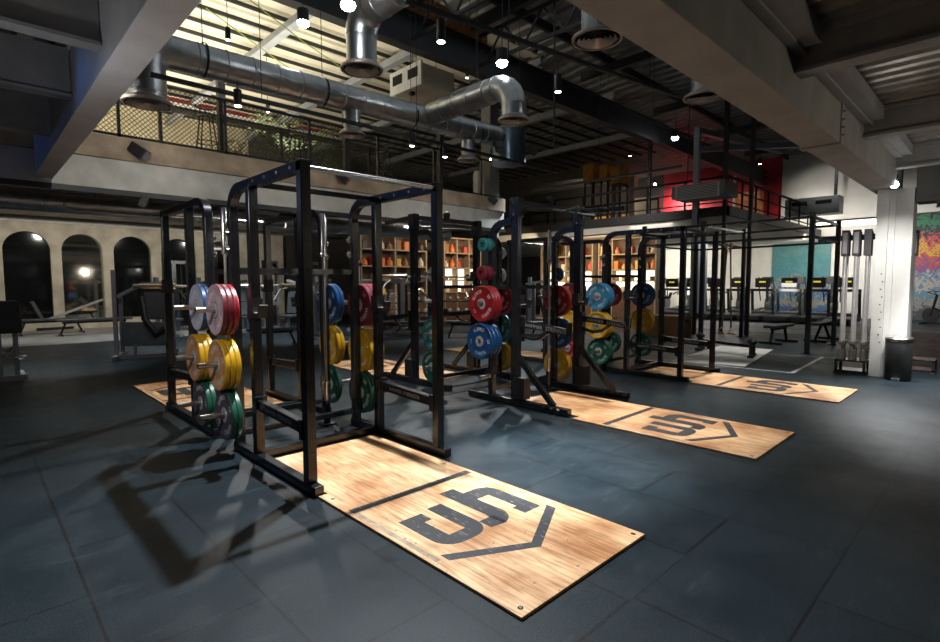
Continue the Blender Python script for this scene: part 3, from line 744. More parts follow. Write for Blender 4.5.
# farthest rack
w = "left side of farthest rack"
stack(RC[2], YD3, 1.28, -1, ['light blue', 'light blue', 'light blue'], w, 'top', thick=.06)
stack(RC[2], YD3, .80, -1, ['yellow', 'yellow', 'yellow'], w, 'middle', thick=.06)
stack(RC[2], YD3, .35, -1, ['green', 'green'], w, 'bottom', thick=.06)
w = "left side of rack behind farthest"
stack(RC[2], YC3, 1.28, -1, ['maroon', 'maroon'], w, 'top')
stack(RC[2], YC3, .80, -1, ['yellow', 'yellow'], w, 'middle')
stack(RC[2], YC3, .35, -1, ['red', 'red'], w, 'bottom')
w = "right side of farthest rack"
stack(RC[2], YD3, 1.28, 1, ['blue', 'blue', 'blue'], w, 'top')
stack(RC[2], YD3, .80, 1, ['yellow', 'yellow', 'yellow'], w, 'middle')
stack(RC[2], YD3, .35, 1, ['green', 'green'], w, 'bottom')
w = "right side of rack behind farthest"
stack(RC[2], YC3, 1.28, 1, ['red', 'red'], w, 'top')
stack(RC[2], YC3, .35, 1, ['green', 'green'], w, 'bottom')

# ================================================================== BARBELLS
def barbell(label, loc, axis, sleeve_m=chrome, L=2.2, group='olympic barbells'):
    """lies along 'x' or stands along 'z' (loc = its centre)"""
    t = thing('barbell', label, 'barbell', loc, 0, group)
    ax = Vector((1, 0, 0)) if axis == 'x' else Vector((0, 0, 1))
    MB().cyl(-ax*(L/2-.4), ax*(L/2-.4), .0145, 10).build('shaft', steel, t)
    for s in (-1, 1):
        mb = MB(); mb.lathe([(.027, 0), (.027, .4), (.024, .41)], ax*(s*(L/2-.41)), ax*s, 14); mb.build('sleeve', sleeve_m, t)
        mb = MB(); mb.lathe([(.03, 0), (.038, .004), (.038, .026), (.03, .03)], ax*(s*(L/2-.44)), ax*s, 14); mb.build('collar', chrome, t)
    return t
brass = M('brassy_sleeve', (.62, .5, .36), .25, 1, .1, 20)
barbell('long barbell lying across the hooks of the rack behind the nearest one', (2.5, 7.05, 1.4755), 'x', brass, 2.2)
barbell('barbell lying across the rear half rack, brassy sleeve towards the nearest rack', (5.47, 6.31, 1.602), 'x', brass, 2.3)
def standing(x, y, label, post='pale'):
    t = barbell(label, (x, y, 1.15), 'z', chrome)
    return t
# holders standing on the floor between the racks with a barbell upright in each
def bar_holder(x, y, la, lb):
    t = thing('barbell_holder', la, 'barbell holder', (x, y, 0)); 
    MB().box2((-.07, -.07, .001), (.07, .07, .02)).build('base_plate', blk2, t, smooth=False, bevel=.003)
    mb = MB(); mb.lathe([(.036, .02), (.036, .26), (.028, .26), (.028, .02)], (0, 0, 0), (0, 0, 1), 14, cap=False); mb.build('holder_tube', blk, t)
    b = barbell(lb, (x, y, 1.125), 'z', chrome)
bar_holder(2.72, 5.03, 'small black floor holder for the upright barbell beside the nearest rack', 'upright barbell standing beside the plates right of the nearest rack')
bar_holder(5.47, 5.20, 'small black floor holder for the upright barbell inside the middle half rack', 'upright barbell standing just left of the tall middle half rack post')
bar_holder(5.86, 4.5, 'small black floor holder for the upright barbell at the middle rack right side', 'upright barbell standing in front of the red plates of the middle half rack')
_q = on_y(224.5, 250, 5.27)
bar_holder(_q.x, 5.27, 'small black floor holder for the upright barbell by the nearest left plates', 'upright barbell whose end rises above the left plates of the nearest rack')
# ================================================================== DUCTS
def spiral(mb, p0, p1, r, n=22, step=.35):
    """round duct with raised seams"""
    p0, p1 = Vector(p0), Vector(p1); L = (p1-p0).length; prof = []; t = 0
    while t < L-.02:
        prof += [(r, t), (r, min(L, t+step-.03)), (r+.008, min(L, t+step-.02)), (r+.008, min(L, t+step-.005))]; t += step
    prof.append((r, L)); mb.lathe(prof, p0, p1-p0, n)
def elbow(mb, c, r, R, d0, d1, n=20, m=5):
    """bend from direction d0 (coming in) to d1, c = corner point; segments like welded gores"""
    d0, d1 = Vector(d0), Vector(d1); c = Vector(c); a = c-d0*R; ce = a+d1*R
    pts = [ce + (-d1*R)*math.cos(PI/2*i/m) + (d0*R)*math.sin(PI/2*i/m) for i in range(m+1)]
    mb.tube(pts, r, n)
def diffuser(t, c, r, name='diffuser'):
    """round ring grille under a duct outlet, c = centre of its underside"""
    mb = MB(t.location); c = Vector(c)
    mb.lathe([(r*.62, .1), (r, .03), (r, 0), (r*.9, -.005), (r*.9, .02)], c, (0, 0, 1), 30, cap=False)
    for k in (.72, .54, .36, .18): mb.lathe([(r*k+.02, 0), (r*k-.02, .035), (r*k-.02, .03), (r*k+.02, -.005)], c, (0, 0, 1), 26, cap=False)
    mb.m = 1; mb.lathe([(r*.9, .045)], c, (0, 0, 1), 26)
    return mb.build(name, [M('diffuser_metal', (.5, .44, .39), .4, .6, .1), hole], t)
DY, DZ = 7.5, 4.4
t = thing('spiral_air_duct', 'long silver spiral duct running across in front of the balcony', 'air duct', (4.5, DY, DZ), 0, 'silver ventilation ducts')
mb = MB(t.location); spiral(mb, (1.98, DY, DZ), (8.15, DY, DZ+.08), .2); mb.build('main_run', duct_m, t)
mb = MB(t.location); elbow(mb, (1.74, DY, DZ), .215, .24, (-1, 0, 0), (0, 0, -1)); spiral(mb, (1.74, DY, DZ-.24), (1.74, DY, DZ-.66), .215); mb.build('end_drop', duct_m, t)
diffuser(t, (1.74, DY, DZ-.70), .28)
q = on_y(352, 122, DY)
mb = MB(t.location); mb.cyl((q.x, DY, DZ-.15), (q.x, DY, DZ-.5), .13, 20); mb.build('branch_drop', duct_m, t); diffuser(t, (q.x, DY, DZ-.53), .21)
q = on_y(468, 150, DY)
mb = MB(t.location); mb.cyl((q.x, DY, DZ-.15), (q.x, DY, DZ-.5), .13, 20); mb.build('branch_drop', duct_m, t); diffuser(t, (q.x, DY, DZ-.53), .21)
mb = MB(t.location); mb.cyl((8.35, DY, DZ-.42), (8.35, DY, DZ+.25), .36, 26); mb.build('end_box', M('blued_steel', (.16, .21, .25), .3, .9, .2), t)
for x in (2.4, 4.1, 5.8, 7.4):
    mb = MB(t.location); mb.cyl((x, DY, DZ+.2), (x, DY, 7.0), .006, 6); mb.lathe([(.214, -.015), (.214, .015)], (x, DY, DZ+.015), (1, 0, 0), 22, cap=False); mb.build('hanger', blk2, t)
# branch running towards the camera
t = thing('spiral_air_duct', 'short silver spiral duct angled off the long duct, with its own outlet', 'air duct', (6.15, 6.4, 4.52), 0, 'silver ventilation ducts')
mb = MB(t.location); spiral(mb, (6.15, 7.33, 4.5), (6.15, 5.75, 4.52), .19); mb.build('main_run', duct_m, t)
mb = MB(t.location); elbow(mb, (6.15, 5.42, 4.52), .19, .34, (0, -1, 0), (0, 0, -1)); mb.cyl((6.15, 5.42, 4.2), (6.15, 5.42, 4.0), .19, 22); mb.build('end_drop', duct_m, t)
diffuser(t, (6.15, 5.42, 3.96), .24)
mb = MB(t.location); mb.cyl((6.15, 6.2, 4.7), (6.15, 6.2, 7.1), .006, 6); mb.build('hanger', blk2, t)
# upper duct nearer the camera
o = on_z(362, 72, 4.3); U = Vector((o.x, o.y, 4.3))
t = thing('spiral_air_duct', 'high silver duct at the top edge bending down to a round outlet', 'air duct', (U.x, U.y, 5), 0, 'silver ventilation ducts')
mb = MB(t.location); mb.cyl((U.x, U.y, 4.36), (U.x, U.y, 4.75), .2, 24); elbow(mb, (U.x, U.y, 5.05), .21, .3, (0, 1, 0), (0, 0, -1)); mb.build('end_drop', duct_m, t)
mb = MB(t.location); spiral(mb, (U.x, 2.2, 5.05), (U.x, U.y-.3, 5.05), .21); mb.build('main_run', duct_m, t)
diffuser(t, (U.x, U.y, 4.32), .28)
mb = MB(t.location); mb.cyl((U.x, U.y-1.2, 5.25), (U.x, U.y-1.2, 7.1), .006, 6); mb.build('hanger', blk2, t)
# two big round outlets under the roof beside the right beam
for (px, py, z, lab) in ((597, 40, 4.6, 'round ring outlet hanging from a duct beside the big grey beam, nearer one'), (703, 98, 4.6, 'round ring outlet hanging from a duct beside the big grey beam, farther one')):
    o = on_z(px, py, z); t = thing('round_air_outlet', lab, 'air outlet', (o.x, o.y, z), 0, 'round outlets by the beam')
    mb = MB(t.location); mb.cyl((o.x, o.y, z+.08), (o.x, o.y, 7.1), .2, 24); mb.build('drop_duct', duct_m, t); diffuser(t, (o.x, o.y, z), .32)
o = on_z(720, 108, 5.6)
# silver duct and pipes under the balcony
t = thing('spiral_air_duct', 'long silver duct running under the balcony above the arched wall', 'air duct', (2, 13, 3.2), 0, 'silver ventilation ducts')
q = on_y(100, 207, 13.0); mb = MB(t.location); spiral(mb, (-6, 13, q.z), (11.5, 13, q.z), .19, 18, .9); mb.build('main_run', duct_m, t)
for x in (-2, 2, 6, 10): mb = MB(t.location); mb.cyl((x, 13, q.z), (x, 13, 3.66), .008, 6); mb.build('hanger', blk2, t)
q = on_y(100, 222, 17.0)
mb = MB((2, 17, q.z)); mb.tube([(-6, 17, q.z), (11, 17, q.z)], .06, 10); tag(mb.build('ceiling_pipe', steel), 'thin pale pipe under the balcony just above the arches', 'pipe')
q = on_y(65, 205, 11.6); mb = MB((q.x, 11.6, q.z)); mb.tube([(q.x, 11.6, 3.12), (q.x, 11.6, 2.86), (q.x+.1, 11.6, 2.8), (q.x+4, 11.6, 2.78)], .022, 8); mb.tube([(q.x+4, 11.6, 2.78), (q.x+4, 11.6, 3.66)], .022, 8); mb.tube([(q.x, 11.6, 3.1), (q.x, 11.6, 3.66)], .022, 8); tag(mb.build('conduit_pipe', steel), 'bent steel conduit hanging under the balcony edge at left', 'pipe')

# ================================================================== LAMPS
lampm = M('lamp_glow', (1, 1, 1), .4, 0, 0, emit=(1, .97, .9), estr=14)
bright = M('lamp_glow_strong', (1, 1, 1), .4, 0, 0, emit=(.92, .97, 1), estr=45)
def pendant(px, py, Y, lab, top=7.0, r=.045, h=.2, strong=False, group='black cylinder spotlights'):
    p = on_y(px, py, Y); t = thing('cylinder_spotlight', lab, 'spotlight', (p.x, p.y, p.z), 0, group)
    MB().lathe([(r*.9, .005), (r, 0), (r, h), (r*.6, h+.01)], (0, 0, 0), (0, 0, 1), 14).build('lamp_housing', blk2, t)
    MB().cyl((0, 0, h), (0, 0, max(h+.1, top-p.z)), .006, 6).build('stem', blk2, t)
    MB().ball((0, 0, 0), r*(1.05 if strong else .85), 12, 8, (1, 1, .7 if strong else .35)).build('lens', bright if strong else lampm, t)
    return p
# black lighting tracks
def track(a, b, lab, top=7.0, hang=3):
    a, b = Vector(a), Vector(b); t = thing('lighting_track', lab, 'lighting track', (a+b)/2, 0, 'black lighting tracks')
    mb = MB((a+b)/2); mb.bar(a, b, .045, .05); mb.build('track_bar', blk2, t, smooth=False)
    for i in range(hang):
        p = a.lerp(b, (i+.5)/hang); mb = MB((a+b)/2); mb.cyl(p, (p.x, p.y, top), .005, 6); mb.build('hanger', blk2, t)
a = on_y(150, 82, 7.0); b = on_y(560, 166, 7.0)
track((a.x, 7.0, 3.9), (9.4, 7.0, 3.9), 'black lighting track hung just below the long silver duct')
a = on_z(405, 0, 4.6); b = on_z(682, 97.5, 4.6)
track((a.x, a.y, 4.6), (b.x, b.y, 4.6), 'black lighting track running high across the centre towards the far right')
a = on_z(470, 183, 3.9); b = on_z(640, 160, 3.9)
track((11.0, 9.0, 3.95), (11.0, 5.0, 3.95), 'black lighting track beyond the end of the long duct')
pendant(238, 106, 7.0, 'small lit spotlight under the duct in front of the stools', 3.875, .05, .2)
pendant(412, 146, 7.0, 'small lit spotlight below the duct left of the diffuser pair', 3.875)
pendant(445, 157, 7.0, 'small lit spotlight below the duct near its blue end box', 3.875)
pendant(441, 42, on_z(441, 20, 4.6).y, 'cylinder spotlight hanging from the high track near the top centre', 4.575, .055, .25)
pendant(558, 92, on_z(558, 66, 4.6).y, 'cylinder spotlight on the high track right of the angled duct', 4.575, .05, .24)
pendant(365, 71, 10.2, 'small spotlight hanging before the cream roof left of the air unit')
pendant(467, 78, 10.5, 'small spotlight hanging before the cream roof right of the air unit')
pendant(228, 40, 9.5, 'small spotlight hanging before the cream roof beside the left beam')
pendant(268, 112, 12.5, 'tiny lit spotlight above the balcony plants')
pendant(303, 23, 8.0, 'glaring bright spotlight in front of the cream roof', strong=True, r=.09, h=.2)
pendant(348, 5, 5.6, 'glaring bright spotlight above the high duct at the top edge', strong=True, r=.085, h=.2)
pendant(502, 63, 5.6, 'glaring bright spotlight above the angled duct branch', strong=True, r=.085, h=.2)
pendant(675, 138, 7.6, 'bright spotlight far along the dark roof', strong=True, r=.1, h=.2)
pendant(655, 184, 13.0, 'bright distant spotlight above the upper floor', strong=True, r=.07, h=.2)
pendant(491, 159, 8.8, 'small bright spotlight just right of the blue duct end', strong=True, r=.03)
for i, (px, py, Y, lab) in enumerate(((630, 156, 12, 'tiny distant lit spotlight over the upper floor, middle one'), (594, 165, 14, 'tiny distant lit spotlight over the orange boxes'), (760, 164, 7.2, 'tiny lit spotlight in front of the red wall'))):
    pendant(px, py, Y, lab, r=.06)
# lamp on the column
t = thing('spotlight', 'glaring spotlight fixed at the top of the white column', 'spotlight', on_x(895, 187, 10.28))
MB().box2((-.04, -.05, -.03), (.1, .05, .12)).build('lamp_housing', blk2, t, smooth=False, bevel=.01)
mb = MB(); mb.lathe([(.05, 0), (.05, .03), (.03, .035)], (-.045, 0, .03), (-1, 0, -.35), 16); mb.build('lens', bright, t)
MB().box2((.05, -.02, .1), (.12, .02, .2)).build('bracket', blk2, t, smooth=False)
# black floodlights on the balcony front and elsewhere
def flood(px, py, Y, lab, d, s=1.0):
    p = on_y(px, py, Y); t = thing('floodlight', lab, 'floodlight', p)
    d = Vector(d).normalized()
    MB().bar(Vector(d)*-.13*s, Vector(d)*.13*s, .16*s, .16*s).build('lamp_housing', blk2, t, smooth=False, bevel=.01)
    MB().bar((0, 0, 0), ((0, .1, .1) if p.z > 3.1 else (0, .08, 3.06-p.z)), .04, .04).build('bracket', blk2, t, smooth=False)
    MB().bar(Vector(d)*.13*s, Vector(d)*.135*s, .13*s, .13*s).build('front_glass', M('lamp_glass_off', (.2, .22, .25), .1, .5, .1), t, smooth=False)
flood(139, 151, YB-.15, 'black floodlight fixed on the brown balcony edge at left', (.6, -.5, -.55), 1.1)
flood(343, 178, YB-.15, 'black floodlight fixed on the brown balcony edge behind the rack top', (.5, -.5, -.6))
flood(493, 200, YB-.15, 'black floodlight fixed on the brown balcony edge by the concrete column', (.5, -.5, -.6))
flood(144, 202, 10.82, 'slim black speaker box hanging under the balcony at left', (.25, -.1, .6), .8)
flood(499, 147, 7.2, 'black floodlight below the blue duct end, tilted left', (-.4, -.5, -.6), .9)
flood(532, 150, 7.2, 'black floodlight below the blue duct end, tilted right', (.5, -.5, -.6), .9)

# ================================================================== AIR UNITS
p = on_y(406, 78, 9.3)
t = thing('ceiling_air_unit', 'boxy white air unit with two dark outlets under the cream roof', 'air conditioner', (p.x, 9.3, p.z))
wp = M('cream_unit_casing', (.55, .5, .38), .5, 0, .05)
MB().box2((.02, -.5, -.26), (.95, .5, .2)).build('casing', wp, t, smooth=False, bevel=.015)
MB().box2((-.03, -.55, -.27), (.02, .55, .22)).build('front_panel', M('white_front_panel', (.72, .72, .7), .5, 0, .03), t, smooth=False, bevel=.008)
for y0 in (-.44, .1): MB().box2((-.036, y0, -.08), (-.029, y0+.34, .12)).build('outlet', hole, t, smooth=False)
for y0 in (-.4, .4): MB().cyl((.5, y0, .2), (.5, y0, 7.0-p.z), .01, 6).build('hanger', blk2, t)
MB().box2((.1, -.05, -.32), (.2, .05, -.26)).build('drain_pump', blk2, t, smooth=False)
p = on_x(697, 191, 15.0)
t = thing('suspended_grille_unit', 'grey suspended unit with a wide square grille in front of the red wall', 'air conditioner', p)
rg = M('grey_unit_casing', (.22, .24, .26), .5, .2, .08)
MB().box2((.02, -.75, -.16), (1.0, .75, .22)).build('casing', rg, t, smooth=False, bevel=.02)
mb = MB(); mb.box2((-.03, -.62, -.2), (.02, .62, .2)); mb.m = 1
for k in range(9): mb.box2((-.036, -.56, -.17+k*.042), (-.03, .56, -.155+k*.042))
mb.build('grille', [M('light_grille', (.6, .65, .7), .5, .1, .05), hole], t, smooth=False)
for y in (-.5, .5): MB().cyl((.5, y, .2), (.5, y, 7.0-p.z), .012, 6).build('hanger', blk2, t)
p = on_x(811, 206, 25)
t = thing('wall_air_unit', 'grey wall air unit with two dark slots by the upper white wall', 'air conditioner', p)
MB().box2((0, -.95, -.35), (.8, .95, .35)).build('casing', rg, t, smooth=False, bevel=.02)
for y0 in (-.7, .15): MB().box2((-.01, y0, .05), (0, y0+.55, .2)).build('outlet_slot', hole, t, smooth=False)
MB().box2((.3, -.8, .35), (.4, -.7, 2.0)).build('hanger', blk2, t, smooth=False)
p = on_x(862, 221, 20)
t = thing('tube_light', 'lit white fluorescent tube light left of the white column', 'light', p)
MB().box2((-.05, -1.0, .05), (.05, 1.2, .1)).build('lamp_housing', wp, t, smooth=False)
for z in (-.0, -.09): MB().cyl((0, -1, z), (0, 1.2, z), .03, 8).build('tube', M('tube_glow', (1, 1, 1), .4, 0, 0, emit=(1, .98, .92), estr=5), t)
for y in (-.6, .8): MB().cyl((0, y, .1), (0, y, 3.4-p.z), .008, 6).build('hanger', blk2, t)

# ================================================================== BALCONY RAILING
t = thing('balcony_railing', 'long black railing with diamond wire mesh along the balcony edge', 'railing', (3, YB+.15, 4.05))
yb = .0
mb = MB(); mb.bar((-9, yb, 1.08), (9, yb, 1.08), .06, .04); mb.bar((-9, yb, .06), (9, yb, .06), .05, .04); mb.build('hand_rail', blk, t, smooth=False)
for x in (-6.3, -4.5, -2.7, -.9, .9, 2.7, 4.5, 6.3, 8.1):
    MB().bar((x, yb, 0), (x, yb, 1.1), .05, .05).build('post', blk, t, smooth=False)
mb = MB(); s = .085
x = -6.3
while x < 3.6:
    for sg in (1, -1):
        x0, x1 = (x, x+1.0) if sg > 0 else (x+1.0, x)
        mb.tube([(x0, yb+.004*sg, .08), (x1, yb+.004*sg, 1.06)], .0065, 4, caps=False)
    x += s
mb.build('wire_mesh', M('dark_wire_mesh', (.05, .05, .045), .5, .3, .1), t, smooth=False)
for (px, lab) in ((222, 'thick black steel post rising from the balcony behind the duct at left'), (346, 'thick black steel post rising from the balcony below the branch diffuser'), (440, 'thick black steel post rising from the balcony right of centre')):
    p = on_y(px, 130, YB+.5); mb = MB((p.x, YB+.5, 4.05)); mb.box2((p.x-.07, YB+.43, 4.05), (p.x+.07, YB+.57, 5.9)); mb.box2((p.x-.12, YB+.38, 4.05), (p.x+.12, YB+.62, 4.07))
    tag(mb.build('steel_post', blk2, smooth=False), lab, 'post')
# bar stools
def stool(px, py, Y, lab):
    p = on_y(px, py, Y); t = thing('bar_stool', lab, 'bar stool', (p.x, Y, 4.05), 0, 'black bar stools on the balcony')
    mb = MB(); mb.lathe([(.17, 0), (.19, .02), (.17, .05), (.05, .055)], (0, 0, .74), (0, 0, 1), 18); mb.build('seat', blk, t)
    for k in range(4):
        a = PI/4+k*PI/2; mb = MB(); mb.tube([(.13*math.cos(a), .13*math.sin(a), .74), (.24*math.cos(a), .24*math.sin(a), 0)], .013, 6); mb.build('leg', blk, t)
    mb = MB(); pts = [(.2*math.cos(2*PI*k/16), .2*math.sin(2*PI*k/16), .28) for k in range(17)]; mb.tube(pts, .01, 6); mb.build('foot_ring', blk, t)
    mb = MB(); pts = [(.19*math.cos(PI*k/10), .19*math.sin(PI*k/10), .98) for k in range(11)]; mb.tube(pts, .018, 6)
    for k in (1, 4, 6, 9): mb.tube([(pts[k][0], pts[k][1], .76), pts[k]], .008, 5)
    mb.build('backrest', blk, t)
stool(206, 120, YB+.5, 'black bar stool on the balcony nearest the left beam')
stool(297, 130, YB+.5, 'black bar stool on the balcony in front of the leafy plants')
stool(384, 160, YB+.5, 'black bar stool on the balcony right of the branch diffuser')
p = on_y(470, 150, YB+1.2)
t = thing('counter_table', 'long dark narrow counter table behind the balcony railing', 'table', (3.5, YB+1.15, 4.05))
MB().box2((-3.2, -.16, .98), (4.6, .16, 1.03)).build('tabletop', blk2, t, smooth=False)
for x in (-3, -.5, 2, 4.4): MB().box2((x-.03, -.03, 0), (x+.03, .03, .98)).build('leg', blk2, t, smooth=False)
# plants on the balcony
leafm = M('green_leaves', (.13, .19, .07), .5, 0, .5, 9)
def plant(px, py, Y, lab, h, w, n):
    p = on_y(px, py, Y); t = thing('potted_plant', lab, 'plant', (p.x, Y, 4.05), 0, 'leafy plants on the balcony')
    MB().lathe([(.14, 0), (.19, .3), (.17, .3), (.15, .05)], (0, 0, 0), (0, 0, 1), 16).build('pot', M('grey_plant_pot', (.3, .3, .28), .7), t)
    mb = MB()
    for k in range(6):
        a = random.uniform(0, 2*PI); q = random.uniform(.1, .5)*w; mb.tube([(0, 0, .28), (q*.4*math.cos(a), q*.4*math.sin(a), h*.5), (q*math.cos(a), q*math.sin(a), h*random.uniform(.7, 1))], .008, 5)
    mb.build('stem', M('plant_stem', (.12, .1, .05), .7), t)
    mb = MB()
    for k in range(n):
        z = random.uniform(.3, 1)*h; rr = w*.55*random.uniform(.1, 1)*(1-.4*(z/h)); a = random.uniform(0, 2*PI); c = Vector((rr*math.cos(a), rr*math.sin(a), z))
        d = Vector((math.cos(a), math.sin(a), random.uniform(-.6, .6))).normalized(); s = d.cross(Vector((0, 0, 1))).normalized(); L = random.uniform(.06, .13)
        u = s.cross(d)*.012
        mb._add([c, c+d*L*.5+s*L*.28+u, c+d*L, c+d*L*.5-s*L*.28+u], [(0, 1, 2, 3)])
    mb.build('foliage', leafm, t, smooth=False)
plant(262, 120, YB+1.9, 'leafy plant on the balcony just left of the middle bar stool', 1.5, .7, 420)
plant(325, 132, YB+2.3, 'leafy plant on the balcony right of the middle bar stool', 1.6, .9, 480)
plant(234, 128, YB+2.4, 'low leafy plant on the balcony beside the thick black post', .9, .7, 300)
plant(288, 122, YB+3.0, 'tall leafy plant on the balcony farthest from the railing', 1.9, 1.0, 480)
# white cylinder by the concrete column
p = on_y(500, 184, YB+.9)
t = thing('white_tank', 'pale upright cylinder standing on the balcony beside the concrete column', 'tank', (11.3, YB+.45, 4.05))
mb = MB(); mb.lathe([(.16, 0), (.17, .02), (.17, .72), (.12, .8), (.03, .82)], (0, 0, 0), (0, 0, 1), 20); mb.build('tank_body', M('pale_tank', (.5, .5, .48), .5), t)
MB().cyl((0, 0, .82), (0, 0, .9), .03, 10).build('cap', blk2, t)
p = on_y(409, 175, YB+.5)
mb = MB((p.x, YB+.5, 4.05)); mb.lathe([(.06, 0), (.08, .12), (.07, .12), (.05, .02)], (p.x, YB+.5, 4.05), (0, 0, 1), 14); tag(mb.build('terracotta_pot', M('terracotta', (.5, .2, .09), .8)), 'small terracotta pot on the balcony floor behind the railing', 'pot')

# ================================================================== UPPER FLOOR RAILINGS ON THE RIGHT
rail_black = M('dull_black_rail', (.006, .006, .007), .7, 0, .1, spec=.2)
def railing(a, b, lab, z0=3.56, h=1.1, sp=1.2, rails=(.36, .72)):
    a, b = Vector(a), Vector(b); t = thing('steel_railing', lab, 'railing', (a.x, a.y, z0), 0, 'black railings on the upper floor'); a0 = Vector((0, 0, 0)); d = (b-a); n = max(1, round(d.length/sp))
    mb = MB(); mb.bar((0, 0, h), d+Vector((0, 0, h)), .06, .06); mb.build('hand_rail', rail_black, t, smooth=False)
    mb = MB()
    for r in rails: mb.bar((0, 0, r), d+Vector((0, 0, r)), .035, .035)
    mb.build('mid_rail', rail_black, t, smooth=False)
    for i in range(n+1):
        p = d*(i/n); MB().bar(p, p+Vector((0, 0, h)), .05, .05).build('post', rail_black, t, smooth=False)
railing((16.5, 6.1, 0), (16.5, 17.5, 0), 'black railing along the left edge of the far upper floor')
railing((16.5, 6.1, 0), (26.5, 6.1, 0), 'black railing along the right edge of the far upper floor')
railing((19, 9.5, 0), (19, 16, 0), 'black railing set back on the far upper floor')
# things upstairs on the right
yel = M('amber_panel', (.5, .26, .03), .6, 0, .3, 4); palem = M('pale_panel', (.5, .48, .42), .6, 0, .1, 4)
for i, (px, py, w, h, c, lab) in enumerate(((588, 172, .55, .75, yel, 'amber storage box high on the far upper wall, leftmost'), (603, 172, .4, .6, yel, 'amber storage box high on the far upper wall, middle'), (615, 175, .45, .7, yel, 'amber storage box high on the far upper wall, rightmost'))):
    p = on_x(px, py, 20.5); mb = MB(p); mb.box2((p.x, p.y-w/2, p.z-h/2), (p.x+.8, p.y+w/2, p.z+h/2)); tag(mb.build('storage_box', c, smooth=False, bevel=.03), lab, 'box', 'amber boxes upstairs')
    mb = MB((20.5, p.y, 3.56)); mb.box2((20.55, p.y-w/2, p.z-h/2-.06), (21.3, p.y+w/2, p.z-h/2))
    for yy in (-w/2+.04, w/2-.04): mb.box2((20.6, p.y+yy-.03, 3.56), (20.66, p.y+yy+.03, p.z-h/2)); mb.box2((21.2, p.y+yy-.03, 3.56), (21.26, p.y+yy+.03, p.z-h/2))
    tag(mb.build('storage_rack', blk2, smooth=False), 'dark steel rack carrying the '+lab.split(' storage')[0]+' box, '+lab.split(', ')[1], 'rack', 'box racks upstairs')
for px, lab in ((619, 'pale narrow post upstairs left of the dark doorway, first'), (632, 'pale narrow post upstairs left of the dark doorway, second')):
    p = on_x(px, 190, 24); mb = MB((24, p.y, 3.56)); mb.box2((23.93, p.y-.12, 3.56), (24.07, p.y+.12, 6.6)); mb.box2((23.8, p.y-.22, 6.2), (24.2, p.y+.22, 6.75)); tag(mb.build('pale_post', palem, smooth=False), lab, 'post', 'pale posts upstairs')
for px, w, lab in ((601, 1.1, 'amber locker panel upstairs behind the railing, left one'), (621, .9, 'amber locker panel upstairs behind the railing, right one')):
    p = on_x(px, 200, 25.2); mb = MB((25.2, p.y, 3.56)); mb.box2((25.2, p.y-w/2, 3.56), (25.6, p.y+w/2, 5.1)); mb.m = 1; mb.box2((25.19, p.y-.02, 3.6), (25.2, p.y+.02, 5.05)); tag(mb.build('locker', [yel, hole], smooth=False), lab, 'locker', 'amber lockers upstairs')
p = on_x(646, 196, 25.5); mb = MB((25.5, p.y, 3.56)); mb.box2((25.5, p.y-.7, 3.56), (25.8, p.y+.7, 5.9)); tag(mb.build('curtain_panel', palem, smooth=False), 'pale hanging panel upstairs left of the red wall', 'panel')
p = on_x(748, 200, 26.6)
mb = MB((26.6, p.y, 3.56)); mb.box2((26.55, p.y-.65, 3.56), (26.7, p.y+.65, 5.7)); tag(mb.build('orange_door_panel', M('orange_brick_paint', (.45, .16, .06), .7, 0, .4, 6), smooth=False), 'orange panel leaning upstairs against the red wall', 'panel')
p = on_x(735, 175, 26.3)
mb = MB((26.3, p.y, 3.56)); mb.box2((26.25, p.y-.05, 3.56), (26.35, p.y+.05, 6.8)); tag(mb.build('white_pipe', whitewall, smooth=False), 'white vertical pipe in front of the red wall upstairs', 'pipe')

for px, X0, lab in ((725, 16.35, 'tall thin black pole at the corner of the far upper floor'), (751, 16.0, 'thin black hanging pole right of the upper floor corner'), (649, 17.2, 'thin black pole rising beside the far blue lamp')):
    p = on_x(px, 200, X0); mb = MB((p.x, p.y, 3.5)); mb.box2((p.x-.05, p.y-.05, 0 if X0 < 16.4 else 3.56), (p.x+.05, p.y+.05, 7.0)); tag(mb.build('black_pole', blk2, smooth=False), lab, 'pole')

for px, y0, y1, Y, lab in ((554, 28, 146, 6.2, 'thick black cable hanging from the roof right of the angled duct'), (508, 0, 70, 5.2, 'thin black cable hanging above the angled duct branch'), (610, 0, 60, 8.0, 'thin black cable hanging near the round outlets')):
    a, b = on_y(px, y0, Y), on_y(px, y1, Y); mb = MB(b); mb.tube([(a.x, a.y, 7.0), (a.x+.03, a.y, (7.0+b.z)/2), b], .018 if px == 554 else .008, 6); tag(mb.build('black_cable', blk2), lab, 'cable')
track((5.2, 3.4, 5.6), (13.0, 3.4, 5.6), 'black lighting track high above the platforms beside the big grey beam')
track((5.6, 6.0, 6.3), (5.6, 2.0, 6.3), 'short black lighting track high above the nearest rack')
for k, (x0, y0) in enumerate(((6.4, 2.2), (8.2, 2.2))):
    t = thing('roof_truss', ('dark lattice truss under the roof above the angled duct', 'dark lattice truss under the roof near the round outlets')[k], 'truss', (x0, 5, 6.4))
    MB((x0, 5, 6.4)).bar((x0, 2, 6.15), (x0, 8.2, 6.15), .06, .06).build('lower_chord', dk, t, smooth=False)
    MB((x0, 5, 6.4)).bar((x0, 2, 6.75), (x0, 8.2, 6.75), .06, .06).build('upper_chord', dk, t, smooth=False)
    mb = MB((x0, 5, 6.4)); y = 2.0
    while y < 8: mb.bar((x0, y, 6.15), (x0, y+.5, 6.75), .035, .035); mb.bar((x0, y+.5, 6.75), (x0, y+1.0, 6.15), .035, .035); y += 1.0
    mb.build('web_lattice', dk, t, smooth=False)
